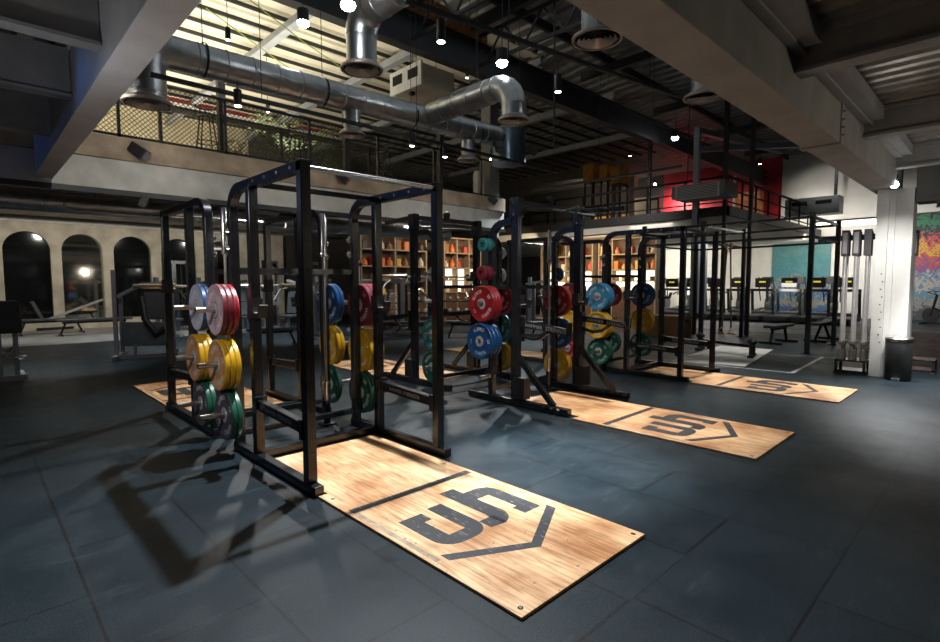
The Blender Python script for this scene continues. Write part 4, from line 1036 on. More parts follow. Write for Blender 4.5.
# ================================================================== GYM FLOOR EQUIPMENT
padm = M('grey_black_pad', (.045, .05, .055), .45, 0, .2, 10)
frame_g = M('silver_grey_frame', (.34, .35, .36), .4, .5, .15, 10)
ORDN = ['first', 'second', 'third', 'fourth', 'fifth', 'sixth', 'seventh', 'eighth', 'ninth', 'tenth']
def flat_bench(loc, rz, lab, L=1.15, h=.44):
    t = thing('flat_bench', lab, 'bench', loc, rz, 'black flat benches')
    MB().box2((-L/2, -.14, h-.05), (L/2, .14, h+.02)).build('pad', padm, t, bevel=.015)
    MB().bar((-L/2+.15, 0, h-.08), (L/2-.15, 0, h-.08), .06, .06).build('spine', blk, t, smooth=False)
    for s in (-1, 1):
        mb = MB(); mb.bar((s*(L/2-.22), 0, h-.1), (s*(L/2-.1), 0, .05), .05, .05); mb.bar((s*(L/2-.1), -.26, .025), (s*(L/2-.1), .26, .025), .05, .05); mb.build('leg', blk, t, smooth=False)
    return t
p = on_z(793, 341); flat_bench((14.6, 4.05, 0), -.1, 'flat black bench in front of the treadmills, left one of two')
t = thing('adjustable_bench', 'black adjustable bench in front of the treadmills, right one of two', 'bench', (15.9, 3.4, 0), -.1)
MB().box2((-.62, -.14, .42), (-.1, .14, .49)).build('seat_pad', padm, t, bevel=.012)
MB().bar((-.06, 0, .46), (.62, 0, .5), .28, .07).build('back_pad', padm, t, bevel=.01)
for s in (-1, 1):
    mb = MB(); mb.bar((s*.1, 0, .42), (s*.5, 0, .05), .05, .05); mb.bar((s*.5, -.25, .03), (s*.5, .25, .03), .05, .05); mb.build('leg', blk, t, smooth=False)
# ----- far left machine
t = thing('weight_machine', 'dark box-shaped weight machine on a silver frame at the left edge', 'gym machine', (.3, 11.05, 0))
MB().box2((-.75, -.25, .74), (.33, .35, 1.24)).build('weight_housing', M('dark_blue_grey_casing', (.02, .024, .03), .5), t, smooth=False, bevel=.02)
mb = MB()
for (x, y) in ((.05, -.12), (.25, -.12), (.05, .2), (.25, .2)): mb.bar((x, y, .05), (x, y, .74), .05, .05)
mb.bar((.05, -.12, .3), (.25, .2, .5), .04, .04); mb.bar((.05, -.12, .52), (.25, -.12, .3), .03, .03); mb.bar((-.1, -.22, .04), (.36, -.22, .04), .08, .08); mb.bar((.3, -.22, .04), (.3, .4, .04), .08, .08)
mb.build('silver_frame', frame_g, t, smooth=False)
mb = MB(); mb.cyl((.22, -.17, .35), (.36, -.17, .35), .03, 10); mb.build('adjuster_handle', chrome, t)
MB().cyl((-.02, -.05, .1), (-.02, -.05, 1.5), .02, 8).build('blue_guide_rod', M('blue_anodised', (.05, .12, .4), .3, .6), t)
MB().box2((-.75, -.3, 0), (-.1, .3, .42)).build('base_casing', blk2, t, smooth=False, bevel=.01)
# ----- benches and leg press by the arched wall
o = on_z(52, 334); flat_bench((o.x, o.y, 0), .1, 'long grey bench in front of the arched mirrors, left one', 1.7, .46)
o = on_z(96, 334); flat_bench((o.x, o.y, 0), .05, 'long grey bench in front of the arched mirrors, right one', 1.9, .46)
def leg_press(loc, rz, lab):
    t = thing('leg_press', lab, 'gym machine', loc, rz, 'leg press machines')
    mb = MB(); mb.bar((-1.2, -.3, .05), (1.2, -.3, .05), .08, .08); mb.bar((-1.2, .3, .05), (1.2, .3, .05), .08, .08); mb.bar((-1.1, -.4, .05), (-1.1, .4, .05), .08); mb.bar((1.1, -.4, .05), (1.1, .4, .05), .08); mb.bar((1.1, 0, .05), (1.1, 0, 1.1), .08); mb.build('base_frame', blk, t, smooth=False)
    mb = MB()
    for y in (-.28, .28): mb.bar((-.9, y, .35), (1.15, y, 1.15), .07, .07)
    mb.build('slide_rail', frame_g, t, smooth=False)
    MB().bar((.1, 0, .85), (.2, 0, .95), .6, .35).build('foot_plate', blk2, t, smooth=False)
    MB().bar((-.9, 0, .3), (-.3, 0, .45), .45, .1).build('seat_pad', padm, t, bevel=.01)
    MB().bar((-1.0, 0, .35), (-1.25, 0, .95), .45, .1).build('back_pad', padm, t, bevel=.01)
    return t
o = on_z(78, 328); leg_press((o.x, o.y, 0), .15, 'leg press with two slanted rails below the arched mirrors')
# ----- plate-loaded squat machine left of the rear rack
t = thing('hack_squat_machine', 'dark machine with tall post and wide grey pad left of the racks', 'gym machine', (2.55, 12.2, 0), -.35)
mb = MB(); mb.bar((-.45, 0, .05), (-.45, 0, 1.78), .07, .07); mb.bar((-.45, .6, .05), (-.45, .6, 1.3), .07, .07); mb.bar((-.45, -.3, .05), (-.45, .9, .05), .08, .08); mb.bar((.5, -.1, .05), (.5, .9, .05), .08, .08); mb.bar((-.45, 0, .05), (.6, 0, .05), .07, .07); mb.bar((.5, .5, .05), (.5, .5, 1.3), .08, .08); mb.bar((-.1, -.2, 0), (-.1, -.2, .3), .05); mb.build('main_frame', M('pinkish_grey_frame', (.2, .18, .2), .4, .3), t, smooth=False)
MB().bar((-.36, .1, .5), (.46, .1, .48), .12, .48).build('wide_pad', M('grey_vinyl', (.09, .1, .105), .4, 0, .2, 8), t, bevel=.02)
mb = MB(); mb.tube([(.0, .05, 1.25), (.05, .0, .8), (.25, -.05, .5), (.4, -.05, .6)], .06, 8); mb.build('lever_arm', blk2, t)
mb = MB(); mb.tube([(-.45, .3, 1.25), (0, .25, 1.5), (.5, .3, 1.52)], .04, 8); mb.build('handle_bar', frame_g, t)
MB().box2((-.05, .55, .75), (.55, .95, 1.45)).build('weight_housing', padm, t, smooth=False, bevel=.03)
# ----- cable towers and selector machines in the shade behind the racks
def cable_tower(loc, rz, lab):
    t = thing('cable_machine', lab, 'gym machine', loc, rz, 'cable machines behind the racks')
    mb = MB()
    for x in (-.3, .3): mb.bar((x, 0, .05), (x, 0, 2.25), .08, .1)
    mb.bar((-.35, 0, 2.2), (.35, 0, 2.2), .1, .1); mb.bar((-.4, 0, .05), (.4, 0, .05), .12, .1); mb.bar((0, -.5, .05), (0, .3, .05), .1, .1)
    mb.build('tower_frame', frame_g, t, smooth=False)
    mb = MB()
    for k in range(12): mb.box2((-.15, -.08, .15+k*.055), (.15, .08, .2+k*.055))
    mb.build('weight_stack', blk2, t, smooth=False)
    mb = MB()
    for x in (-.08, .08): mb.cyl((x, 0, .1), (x, 0, 2.15), .012, 6)
    mb.build('guide_rod', chrome, t)
    mb = MB(); mb.lathe([(.06, 0), (.05, .02), (.06, .04)], (0, -.14, 2.1), (1, 0, 0), 14); mb.cyl((0, -.16, 2.1), (0, -.16, 1.2), .005, 5); mb.build('pulley_cable', blk2, t)
    MB().cyl((-.12, -.16, 1.18), (.12, -.16, 1.18), .018, 8).build('pull_handle', chrome, t)
    return t
def select_machine(loc, rz, lab):
    t = thing('selector_machine', lab, 'gym machine', loc, rz, 'seated machines behind the racks')
    mb = MB(); mb.bar((-.1, -.6, .05), (-.1, .6, .05), .1, .08); mb.bar((-.1, .5, .05), (-.1, .5, 1.7), .1, .12); mb.bar((-.1, -.3, .05), (-.1, -.2, .5), .09, .09); mb.bar((-.1, .5, 1.5), (-.1, -.2, 1.6), .08, .08); mb.build('main_frame', frame_g, t, smooth=False)
    MB().box2((-.3, -.45, .45), (.1, -.02, .53)).build('seat_pad', padm, t, bevel=.02)
    MB().bar((-.1, .05, .55), (-.1, .2, 1.25), .36, .09).build('back_pad', padm, t, bevel=.015)
    for s in (-1, 1):
        mb = MB(); mb.tube([(-.1+s*.2, .3, 1.4), (-.1+s*.4, .0, 1.3), (-.1+s*.42, -.3, 1.0), (-.1+s*.3, -.42, 1.0)], .03, 8); mb.build('press_arm', chrome, t)
    MB().box2((.1, .35, .1), (.5, .65, 1.5)).build('weight_housing', padm, t, smooth=False, bevel=.02)
    return t
for (px, py, rz, kind, lab) in (
    (186, 330, .2, 0, 'cable tower in the shade behind the rear rack, far left one'),
    (272, 330, .5, 0, 'cable tower behind the nearest rack, left of its front post'),
    (318, 327, .3, 0, 'cable tower with pale columns just right of the nearest front post'),
    (357, 331, .8, 0, 'cable tower behind the red plates on the nearest right side'),
    (212, 332, .2, 1, 'seated machine in the shade between the rear rack posts'),
    (295, 331, -.9, 1, 'seated machine with a slanted pad left of the nearest front post'),
    (248, 333, .4, 1, 'seated machine behind the hook on the nearest rear upright'),
    (420, 334, .9, 1, 'seated machine seen left of the nearest right front post'),
    (478, 324, -.4, 1, 'seated machine in front of the lit orange shelf'),
    (545, 329, .6, 1, 'seated machine seen between the posts of the middle half rack'),
    (372, 334, .9, 1, 'seated machine seen between the two right plate stacks of the nearest rack'),
    (330, 336, .1, 1, 'seated machine right of the upright barbell by the nearest rack'),
    (92, 325, .2, 0, 'cable tower standing before the middle arched mirror'),
    (60, 324.5, .1, 1, 'seated machine between the first two arches'),
    (172, 336, .3, 1, 'seated machine seen just right of the wide grey pad machine'),
    (34, 324, .2, 1, 'seated machine in front of the leftmost dark arch'),
    (136, 324, .2, 1, 'seated machine in front of the third dark arch')):
    o = on_z(px, py); (cable_tower if kind == 0 else select_machine)((o.x, o.y, 0), rz, lab)
o = on_z(274, 346); flat_bench((o.x, o.y, 0), -.25, 'flat black bench seen through the left side of the nearest rack', 1.2, .42)
o = on_z(406, 338); flat_bench((o.x, o.y, 0), -.75, 'flat pale bench left of the nearest right front post', 1.6, .44)
o = on_z(474, 337); flat_bench((o.x, o.y, 0), -.75, 'flat pale bench right of the nearest right front post', 1.6, .44)
o = on_z(555, 338); flat_bench((o.x, o.y, 0), -.75, 'flat bench seen through the middle half rack', 1.5, .44)
# stair climber
o = on_z(394, 330)
t = thing('stair_climber', 'dark stair climber with open steps behind the nearest right posts', 'gym machine', (o.x, o.y, 0), .6)
mb = MB()
for y in (-.28, .28): mb.bar((-.3, y, .05), (.35, y, 1.25), .06, .1); mb.bar((-.5, y, .04), (.6, y, .04), .06, .08)
mb.build('side_frame', blk, t, smooth=False)
for k in range(5): MB().box2((-.25+k*.13, -.26, .25+k*.2), (-.02+k*.13, .26, .29+k*.2)).build('step', M('step_grey', (.2, .2, .21), .5), t, smooth=False)
mb = MB()
for y in (-.3, .3): mb.tube([(-.45, y, 1.2), (.1, y, 1.5), (.5, y, 1.6)], .025, 8)
mb.build('hand_rail', frame_g, t)
MB().box2((.45, -.25, 1.5), (.55, .25, 1.85)).build('console', blk2, t, smooth=False, bevel=.02)
# dumbbell rack with dumbbells
o = on_z(446, 326); DB = Vector((o.x, o.y, 0))
t = thing('dumbbell_rack', 'black two-tier dumbbell rack in front of the lit orange shelf', 'rack', DB, -.75)
for s in (-1, 1):
    mb = MB(); mb.bar((s*1.15, -.2, .0), (s*1.15, .25, 1.0), .06, .06); mb.bar((s*1.15, -.3, .03), (s*1.15, .35, .03), .06, .06); mb.build('side_leg', blk, t, smooth=False)
for z, y in ((.45, -.05), (.85, .15)): MB().box2((-1.2, y-.15, z), (1.2, y+.15, z+.04)).build('tier', blk, t, smooth=False)
R3 = Matrix.Rotation(-.75, 3, 'Z'); db0 = None; tiers = (('lower', .45, -.05), ('upper', .85, .15))
for ti, z, y in tiers:
    for k in range(8):
        loc = DB + R3 @ Vector((-1.0+k*.285, y, z+.04+.065)); lab = f'pale round dumbbell, {ORDN[k]} from the left on the {ti} dumbbell tier'
        if db0 is None:
            db0 = thing('dumbbell', lab, 'dumbbell', loc, -.75, 'dumbbells on the rack')
            MB().cyl((0, -.08, 0), (0, .08, 0), .017, 8).build('handle', chrome, db0)
            for s in (-1, 1): MB().lathe([(.05, 0), (.065, .015), (.065, .07), (.05, .08)], (0, s*.07, 0), (0, s, 0), 14).build('head', M('pale_dumbbell_head', (.38, .38, .38), .35, .5), db0)
        else: dup(db0, loc, -.75, lab)
# ----- lit shelves of the lounge
shelfw = M('brown_shelf', (.26, .2, .13), .6)
backlit = M('backlit_panel', (.9, .85, .7), .5, 0, 0, emit=(1, .9, .7), estr=1.6)
warmdark = M('dark_brown_wood', (.1, .05, .025), .6, 0, .3, 6)
item_m = [M('orange_item', (.7, .16, .02), .5), M('brown_item', (.25, .12, .05), .6), M('amber_item', (.6, .32, .05), .5), M('cream_item', (.6, .52, .38), .6), M('dark_item', (.04, .03, .025), .5), M('red_item', (.5, .05, .03), .5)]
def shelf_unit(loc, rz, w, lab, short, zlo, zmid, zhi, cols, lit=True):
    t = thing('lit_shelf_unit', lab, 'shelf', loc, rz, 'lit shelves of the lounge')
    MB().box2((-w/2, .3, 0), (w/2, .36, zhi)).build('back_board', warmdark, t, smooth=False)
    mb = MB()
    for k in range(cols+1): x = -w/2+w*k/cols; mb.box2((x-.03, 0, 0), (x+.03, .3, zhi))
    mb.build('upright_board', shelfw, t, smooth=False)
    zs = [zlo, (zlo+zmid)/2, zmid, (zmid+zhi)/2, zhi]
    for z in zs: MB().box2((-w/2-.02, -.02, z-.025), (w/2+.02, .3, z+.025)).build('shelf_board', shelfw, t, smooth=False)
    MB().box2((-w/2, .02, 0), (w/2, .28, zlo-.03)).build('lower_cabinet', warmdark, t, smooth=False)
    if lit: MB().box2((-w/2+.02, .285, zlo+.03), (w/2-.02, .298, zmid-.03)).build('backlit_panel', backlit, t, smooth=False)
    R = Matrix.Rotation(rz, 3, 'Z'); L = Vector(loc)
    for si, (z, h, nm) in enumerate(((zs[0]+.025, .22, 'lowest'), (zs[1]+.025, .22, 'second'), (zmid+.025, .34, 'third'), (zs[3]+.025, .34, 'top'))):
        n = cols*2
        for k in range(n):
            if random.random() < (.45 if si < 2 else .1): continue
            x = -w/2+w*(k+.5)/n; hh = h*random.uniform(.6, 1); ww = w/n*random.uniform(.3, .36)
            mt = random.choice(item_m if si > 1 else item_m[1:5]); cn = mt.name.split('_')[0]
            c = L + R @ Vector((x, .13, z+.002)); mb = MB(c)
            if random.random() < .5:
                prof = [(ww*.8, 0), (ww, .02), (ww*.9, hh*.6), (ww*.4, hh*.8), (ww*.45, hh)]; mb.lathe(prof, c, (0, 0, 1), 10); nmn = 'jar'
            else: mb.box(c+Vector((0, 0, hh/2)), (ww*1.7, .2, hh), R); nmn = 'storage_box'
            o = mb.build(nmn, mt, None, smooth=(nmn == 'jar'), bevel=.008)
            tag(o, f'{cn} {"jar" if nmn == "jar" else "box"} on {nm} shelf of {short}, place {ORDN[k] if k < 10 else "last"} from left', nmn.replace('storage_', ''), 'jars and boxes on the lounge shelves')
shelf_unit((14.6, 15.2, 0), 0, 2.6, 'lit shelf unit with orange items seen right of the nearest rack', 'the shelf right of nearest rack', 1.15, 2.1, 3.25, 4)
shelf_unit((11.0, 15.2, 0), 0, 2.8, 'dim lit shelf unit seen through the nearest rack right side', 'the shelf behind nearest rack', 1.15, 2.1, 3.25, 4, False)
shelf_unit((18.3, 13.2, 0), -PI/2, 2.6, 'lit shelf unit seen between the middle half rack posts', 'the shelf behind middle rack', 1.15, 2.0, 3.2, 4)
shelf_unit((18.3, 10.4, 0), -PI/2, 2.4, 'lit shelf unit seen behind the farthest rack blue plates', 'the shelf behind farthest rack', 1.15, 2.0, 3.2, 4)
# ----- plywood jump box
o = Vector((14.05, 6.3, 0)); t = thing('plyo_box', 'wooden jump box behind the green plates of the farthest rack', 'box', (14.4, 6.85, 0))
pw = M('brown_plywood', (.26, .13, .05), .6, 0, .25, 4)
MB().box2((-.37, -.53, .0), (.37, .53, .58)).build('box_body', pw, t, smooth=False, bevel=.006)
MB().cyl((-.371, .0, .42), (-.373, .0, .42), .05, 14).build('hand_hole', hole, t)
MB().box2((-.2, -.534, .4), (.2, -.531, .46)).build('grip_slot', hole, t, smooth=False)
# ----- push sled with ropes
a, b = on_z(700, 349), on_z(752, 357)
t = thing('push_sled', 'low black push sled with two short posts on the white mat', 'sled', ((a.x+b.x)/2, (a.y+b.y)/2, .012)); c = Vector(t.location)
A, B = Vector((a.x, a.y, 0))-Vector((c.x, c.y, 0)), Vector((b.x, b.y, 0))-Vector((c.x, c.y, 0))
for q in (A, B):
    mb = MB(); mb.cyl(q+Vector((0, 0, .02)), q+Vector((0, 0, .32)), .06, 12); mb.lathe([(.09, 0), (.1, .05), (.05, .09)], q+Vector((0, 0, .26)), (0, 0, 1), 14); mb.build('load_post', blk2, t)
    d = Vector((.5, .1, 0)); MB().bar(q-d*.6+Vector((0, 0, .02)), q+d*.6+Vector((0, 0, .02)), .1, .04).build('runner', blk2, t, smooth=False)
MB().bar(A+Vector((0, 0, .2)), B+Vector((0, 0, .2)), .06, .06).build('cross_tube', blk, t, smooth=False)
# ----- tall rig with straps
t = thing('pull_up_rig', 'tall black pull-up rig between the farthest rack and the white column', 'rig', (14, 4.6, 0)); c = Vector((14, 4.6, 0))
RP = [(12.7, 2.98), (15.0, 2.98), (15.4, 5.2), (15.4, 6.5), (12.7, 5.2), (12.7, 6.7)]
def rp(x, y, z): return Vector((x, y, z))-c
for (x, y) in RP:
    mb = MB(); mb.bar(rp(x, y, 0), rp(x, y, 2.95), .09, .09); mb.box2(rp(x-.1, y-.1, 0), rp(x+.1, y+.1, .012)); mb.build('rig_upright', blk, t, smooth=False)
for (p, q) in ((0, 1), (1, 2), (2, 3), (0, 4), (4, 5), (4, 2), (5, 3)):
    for z in (2.45, 2.85): MB().bar(rp(*RP[p], z), rp(*RP[q], z), .05, .05).build('rig_bar', blk, t, smooth=False)
strapm = M('yellow_black_webbing', (.12, .11, .07), .8, 0, .6, 60)
o = on_x(729, 240, 13.3); cx, cy = 13.3, o.y
t = thing('suspension_straps', 'pair of long dark hanging straps with pale handles inside the rig', 'straps', (cx, cy, 0))
for s in (-1, 1):
    mb = MB(); mb.bar((0, s*.04, 2.45), (s*.03, s*.12, .42), .012, .035); mb.build('strap', strapm, t, smooth=False)
    mb = MB(); mb.tube([(s*.03, s*.12, .42), (s*.03, s*.05, .28), (s*.03, s*.22, .28), (s*.03, s*.12, .42)], .012, 6); mb.cyl((s*.03, s*.05, .28), (s*.03, s*.22, .28), .025, 10); mb.build('handle', M('tan_grip', (.5, .38, .26), .7), t)
MB().tube([(0, -.1, 2.42), (0, 0, 2.52), (0, .1, 2.42), (.02, .0, 2.25), (0, -.1, 2.42)], .025, 6).build('strap_knot', M('tan_webbing', (.45, .33, .2), .8), t)
# ----- treadmills facing away, in one row before the pale wall
screen = M('yellow_screen', (.5, .45, .05), .4, 0, 0, emit=(.9, .75, .05), estr=.6)
tm0 = None
for k, y in enumerate((4.3, 5.25, 6.2, 7.15, 8.1, 9.05, 10.0, 10.95)):
    lab = f'black treadmill with yellow screen, {ORDN[k]} from the white column in the row'
    if tm0 is None:
        tm0 = thing('treadmill', lab, 'treadmill', (22.8, y, 0), 0, 'treadmills in a row before the pale wall')
        MB().box2((-1.05, -.4, .05), (.95, .4, .24)).build('deck', blk2, tm0, smooth=False, bevel=.03)
        MB().box2((-1.0, -.27, .24), (.6, .27, .25)).build('running_belt', M('belt_grey', (.05, .052, .055), .5), tm0, smooth=False)
        MB().box2((.55, -.38, .2), (.98, .38, .36)).build('motor_hood', padm, tm0, smooth=False, bevel=.04)
        for s in (-1, 1):
            MB().bar((.75, s*.38, .2), (.6, s*.38, 1.25), .09, .06).build('upright', blk2, tm0, smooth=False)
            mb = MB(); mb.tube([(.62, s*.38, 1.12), (.2, s*.38, 1.08), (-.05, s*.38, 1.0)], .03, 8); mb.build('hand_rail', blk2, tm0)
        MB().bar((.6, -.42, 1.2), (.6, .42, 1.2), .18, .1).build('dashboard', blk2, tm0, smooth=False)
        cn = MB().box((.62, 0, 1.5), (.07, .56, .38)).build('console', blk2, tm0, smooth=False, bevel=.02)
        MB().box((.578, 0, 1.53), (.008, .24, .06)).build('screen', screen, cn, smooth=False)
    else: dup(tm0, (22.8, y, 0), 0, lab)
# ----- cross trainers behind the treadmills
ct0 = None
for k, (x, y) in enumerate(((25.3, 12.4), (25.3, 11.2), (25.4, 10.0), (25.4, 8.8), (25.4, 7.6), (25.4, 6.4), (25.4, 5.2))):
    lab = f'dark cross trainer against the far wall, {ORDN[k]} from the shelves'
    if ct0 is None:
        ct0 = thing('cross_trainer', lab, 'cross trainer', (x, y, 0), 0, 'cross trainers against the far wall')
        MB().box2((-.9, -.3, .02), (.6, .3, .1)).build('base_frame', blk2, ct0, smooth=False)
        MB().lathe([(.05, -.1), (.38, -.1), (.4, 0), (.38, .1), (.05, .1)], (.5, 0, .5), (0, 1, 0), 20).build('flywheel_cover', padm, ct0)
        mb = MB(); mb.bar((.25, 0, .1), (.1, 0, 1.5), .1, .1); mb.build('mast', blk2, ct0, smooth=False)
        for s in (-1, 1):
            mb = MB(); mb.tube([(.2, s*.28, .7), (.05, s*.3, 1.2), (-.12, s*.28, 1.75)], .025, 8); mb.build('swing_arm', blk2, ct0)
            MB().bar((-.75, s*.16, .3), (.1, s*.16, .38), .14, .06).build('foot_pedal', blk2, ct0, smooth=False)
        MB().box((.08, 0, 1.6), (.06, .42, .3)).build('console', blk2, ct0, smooth=False, bevel=.02)
    else: dup(ct0, (x, y, 0), 0, lab)
# ----- upright bar storage beside the column
def bar_stand(loc, lab, short, spots):
    t = thing('barbell_stand', lab, 'barbell stand', loc)
    mb = MB(); mb.box2((-.2, -.21, .03), (.2, .21, .06)); mb.box2((-.2, -.21, .2), (.2, .21, .23)); 
    for (x, y) in ((-.18, -.19), (.18, -.19), (-.18, .19), (.18, .19)): mb.box2((x-.02, y-.02, .0), (x+.02, y+.02, .22))
    mb.box2((-.24, -.22, 0), (.24, .22, .02)); mb.build('stand_frame', blk, t, smooth=False, bevel=.003)
    for (x, y) in spots:
        mb = MB(); mb.lathe([(.04, 0), (.04, .16), (.034, .16), (.034, .02)], (x, y, .23), (0, 0, 1), 14, cap=False); mb.build('holder_cup', M('dull_steel', (.3, .29, .27), .4, .8), t)
    for k, (x, y) in enumerate(spots):
        b = thing('specialty_bar', f'upright bar with thick black sleeve in {short}, {("left", "middle", "right", "rear left", "rear middle", "rear right")[k]} one', 'barbell', (loc[0]+x, loc[1]+y, .232), 0, 'upright bars in the stand')
        MB().cyl((0, 0, .02), (0, 0, 1.75), .016 if k > 2 else .026, 12).build('shaft', M('pale_steel_hub', (.55, .55, .56), .35, .45), b)
        mb = MB(); mb.lathe([(.028, .0), (.03, .1), (.03, .25)], (0, 0, .0), (0, 0, 1), 12); mb.build('lower_sleeve', chrome, b)
        mb = MB(); mb.lathe([(.04, 0), (.05, .008), (.05, .04), (.04, .05)], (0, 0, .25), (0, 0, 1), 14); mb.build('collar', M('dull_steel', (.3, .29, .27), .4, .8), b)
        mb = MB(); mb.box2((-.05, -.05, 1.7), (.05, .05, 2.12)) if k < 3 else mb.cyl((0, 0, 1.7), (0, 0, 2.1), .035, 12); mb.build('upper_sleeve', M('dark_grey_foam', (.05, .05, .055), .6), b, smooth=(k > 2), bevel=.006)
        if k < 2: MB().box2((-.053, -.03, 1.74), (-.05, .03, 2.08)).build('grey_strip', M('pale_sticker', (.35, .35, .36), .5), b, smooth=False)
bar_stand((10.6, 1.83, 0), 'black floor stand holding upright bars left of the white column', 'stand left of the white column', [(-.1, .15), (-.1, 0), (-.1, -.15), (.1, .15), (.1, 0), (.1, -.15)])
bar_stand((11.5, 1.06, 0), 'black floor stand half hidden behind the white column', 'stand behind the white column', [(-.1, .14)])
# ----- waste bin
t = thing('waste_bin', 'dark round pedal bin with steel rim standing against the white column', 'bin', (10.3, 1.2, 0))
MB().lathe([(.155, .0), (.168, .03), (.172, .6), (.168, .61)], (0, 0, 0), (0, 0, 1), 28).build('bin_body', M('dark_grey_bin', (.035, .037, .04), .35, .2, .15), t)
MB().lathe([(.176, .6), (.178, .64), (.16, .66), (.02, .668)], (0, 0, 0), (0, 0, 1), 28).build('steel_lid', steel, t)
MB().box2((-.22, -.05, .0), (-.145, .05, .045)).build('foot_pedal', steel, t, smooth=False, bevel=.006)
# ----- exercise bike before the graffiti
o = on_z(938, 325)
t = thing('exercise_bike', 'dark exercise bike partly in view before the graffiti wall', 'exercise bike', (o.x, o.y-.2, 0), 1.2)
MB().lathe([(.03, -.03), (.26, -.03), (.27, 0), (.26, .03), (.03, .03)], (.45, 0, .32), (0, 1, 0), 24).build('flywheel', blk2, t)
mb = MB(); mb.bar((-.6, 0, .05), (.7, 0, .05), .07, .06); mb.bar((-.5, -.25, .03), (-.5, .25, .03), .06); mb.bar((.65, -.25, .03), (.65, .25, .03), .06); mb.bar((-.3, 0, .05), (-.35, 0, .95), .06); mb.bar((.45, 0, .3), (.3, 0, 1.05), .06); mb.bar((-.25, 0, .3), (.4, 0, .6), .06); mb.build('bike_frame', blk, t, smooth=False)
mb = MB(); mb.ball((-.38, 0, 1.0), .14, 14, 8, (1, .7, .3)); mb.build('saddle', padm, t)
mb = MB(); mb.tube([(.3, -.22, 1.2), (.5, -.2, 1.15), (.3, 0, 1.05), (.5, .2, 1.15), (.3, .22, 1.2)], .02, 8); mb.build('handlebar', blk, t)
# ================================================================== LIGHT
def spot(loc, target, power, size=60, blend=.5, r=.06, col=(1, 1, 1)):
    l = bpy.data.lights.new('spot_lamp', 'SPOT'); l.energy = power; l.spot_size = math.radians(size); l.spot_blend = blend; l.shadow_soft_size = r; l.color = col
    o = bpy.data.objects.new('spot_lamp', l); C.objects.link(o); o.location = loc
    o.rotation_euler = (Vector(target)-Vector(loc)).to_track_quat('-Z', 'Y').to_euler(); return o
def area(loc, target, power, sx, sy, col=(1, 1, 1)):
    l = bpy.data.lights.new('area_lamp', 'AREA'); l.energy = power; l.shape = 'RECTANGLE'; l.size = sx; l.size_y = sy; l.color = col
    o = bpy.data.objects.new('area_lamp', l); C.objects.link(o); o.location = loc
    o.rotation_euler = (Vector(target)-Vector(loc)).to_track_quat('-Z', 'Y').to_euler(); return o
cool = (.86, .95, 1.0); warm = (1, .80, .55); neut = (1, .96, .9)
# roof lamp over the nearest rack: throws the long rack shadow towards the lower left
spot((3.35, 4.36, 6.1), (1.9, 3.0, 0), 3300, 62, .9, .05, (.93, .97, 1))
# lamps on the high tracks over the middle and right platforms, plus added spots marked below
spot((6.6, 3.6, 5.6), (5.5, 3.0, 0), 2100, 42, 1.0, .08, neut)
spot((9.6, 3.6, 5.6), (8.5, 3.0, 0), 2000, 42, 1.0, .08, neut)
spot((3.6, 8.2, 4.2), (2.4, 6.6, 0), 700, 70, .7, .06, neut)
spot((6.7, 8.0, 4.2), (5.9, 6.4, 0), 800, 80, .7, .06, neut)
spot((4.4, 3.0, 5.6), (3.5, 2.6, 0), 5200, 24, 1.0, .06, cool)
spot((1.0, .8, 3.6), (.9, 1.4, 0), 40, 75, 1.0, .06, cool)
spot((2.6, 1.9, 4.4), (4.75, 4.6, 1.05), 520, 26, .8, .05, neut)  # added spot to brighten the middle rack's plate faces, no fixture here
spot((5.4, 2.2, 4.6), (7.6, 4.8, 1.0), 420, 26, .8, .05, neut)  # added likewise for the farthest rack's plate faces
spot((8.3, .9, 3.1), (10.5, 1.36, 1.5), 420, 46, .9, .05, neut)  # added spot that only brightens the white column
spot((10.1, .6, 2.6), (10.4, .2, 0), 700, 75, 1.0, .06, neut)
# long raking lamp from the far right
spot((12.5, 8.6, 4.6), (3.0, 6.4, 0), 1600, 40, .6, .06, cool)
# lamp under the left bay, on the racks and plates
spot((-.9, 2.6, 3.1), (1.6, 5.0, 1.15), 250, 34, .8, .05, (1, .93, .86))
# blue strip lamp under the left bay
area((-2.2, 10.2, 3.4), (-.5, 10.2, 3.9), 3, 1.5, .1, (.1, .3, 1))
area((.4, 6.4, 3.6), (1.9, 4.2, 2.0), .4, .5, .1, (.1, .3, 1))
# column lamp
spot((10.1, 1.45, 2.75), (9.0, .2, 0), 900, 84, .9, .05, (.95, .98, 1))
def point(loc, power, r=.06, col=(1, 1, 1)):
    l = bpy.data.lights.new('point_fill', 'POINT'); l.energy = power; l.shadow_soft_size = r; l.color = col
    o = bpy.data.objects.new('point_fill', l); C.objects.link(o); o.location = loc; return o
point((9.2, -.2, 2.6), 13, .06, (1, .97, .92))  # added fill, lifts the right deck and beam
point((.35, 4.8, 2.3), 13, .08, (.95, .97, 1))  # added fill below the left beam to brighten its underside
point((6.4, -2.6, 2.4), 55, .1, (1, .88, .7))  # added warm fill under the right deck to bring out its ribs
# track lamps washing the balcony front
for x in (1.2, 3.6, 6.2, 9.0): spot((x, 7.0, 3.85), (x+.4, 10.9, 3.35), 150, 75, .9, .05, neut)
# cream roof wash and balcony
area((3, 12.5, 5.2), (3, 12.5, 7.2), 390, 8, 4, (1, .93, .76))
area((2, 17.0, 4.6), (2, 17, 7), 420, 9, 3, (1, .92, .74))
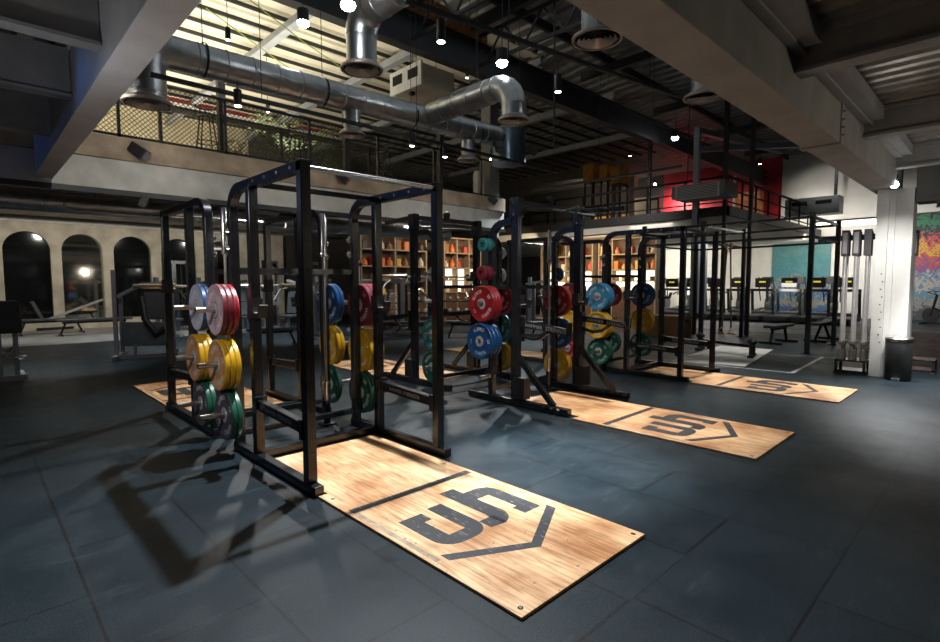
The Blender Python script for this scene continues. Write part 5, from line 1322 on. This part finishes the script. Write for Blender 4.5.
# bay under the balcony
for (x, y) in ((-.4, 19.2), (2.2, 19.2), (4.6, 19.2), (7.5, 19.2)):
    spot((x, y-1.4, 3.4), (x, y+2.6, 2.0), 230, 110, .9, .1, (1, .9, .76))
    spot((x, y-.6, 3.4), (x, y-.8, 0), 260, 70, .9, .1, neut)
spot((.8, 12.5, 3.5), (1.2, 12.0, 0), 420, 50, .7, .1, cool)
for (x, y) in ((4, 15), (7.5, 14.5), (10, 13)): spot((x, y, 3.45), (x, y+.3, 0), 750, 100, .8, .1, cool)
# lounge
area((14.2, 13.4, 3.3), (14.4, 15.2, 1.8), 90, 4, .4, warm)
area((10.6, 13.6, 3.3), (10.8, 15.2, 1.6), 16, 3, .4, neut)
area((16.9, 11.8, 3.1), (18.3, 11.8, 1.6), 110, 4, .4, warm)
spot((13.5, 10.5, 5.5), (12, 10.5, 0), 2000, 80, .8, .1, cool)
# treadmill hall
area((24.6, 6.2, 3.1), (27, 6.2, 1.3), 170, .6, 5, (1, .93, .8))
area((20.2, 8.5, 3.2), (20.0, 8.5, 0), 130, 1.5, 8, (1, .95, .88))
area((24.6, 12.2, 3.0), (27, 12.2, 1.5), 420, .6, 7, (1, .93, .8))
area((24.0, 3.2, 3.2), (26, 3.2, 1.0), 150, 2.5, 3, (1, .97, .93))
spot((14, 3.6, 6), (13.2, 4.0, 0), 900, 45, .8, .1, neut)
# upstairs right
spot((23.5, 8.6, 6.9), (27, 8.2, 4.8), 120, 50, .8, .1, (1, .9, .85))
spot((23, 5.2, 6.9), (27, 5.4, 5.0), 170, 60, .6, .1, neut)
area((24, 16, 6.2), (26, 16.5, 4.5), 60, 3, 2, warm)
spot((11.5, 9.5, 5.4), (16.5, 10, 3.2), 700, 60, .9, .1, (1, .95, .88))
# soft overhead fill added for the whole hall
area((6, 5, 6.6), (6, 5, 0), 30, 8, 6, cool)

w = bpy.data.worlds.new('world'); w.use_nodes = True; scene.world = w
w.node_tree.nodes['Background'].inputs[0].default_value = (.55, .72, 1, 1); w.node_tree.nodes['Background'].inputs[1].default_value = .01

# ================================================================== CAMERA
cd = bpy.data.cameras.new('camera'); cd.sensor_fit = 'HORIZONTAL'; cd.sensor_width = 36; cd.lens = CAM_F/940*36; cd.clip_end = 200; cd.clip_start = .05
cam = bpy.data.objects.new('camera', cd); C.objects.link(cam); cam.location = EYE
cam.matrix_world = Matrix.Translation(EYE) @ Matrix(((_r.x, _u.x, -_f.x), (_r.y, _u.y, -_f.y), (_r.z, _u.z, -_f.z))).to_4x4()
scene.camera = cam
vs = scene.view_settings
scene.display_settings.display_device = 'sRGB'
vs.view_transform = 'Standard'; vs.look = 'None'; vs.gamma = 1; vs.use_curve_mapping = False; vs.exposure = 0.08
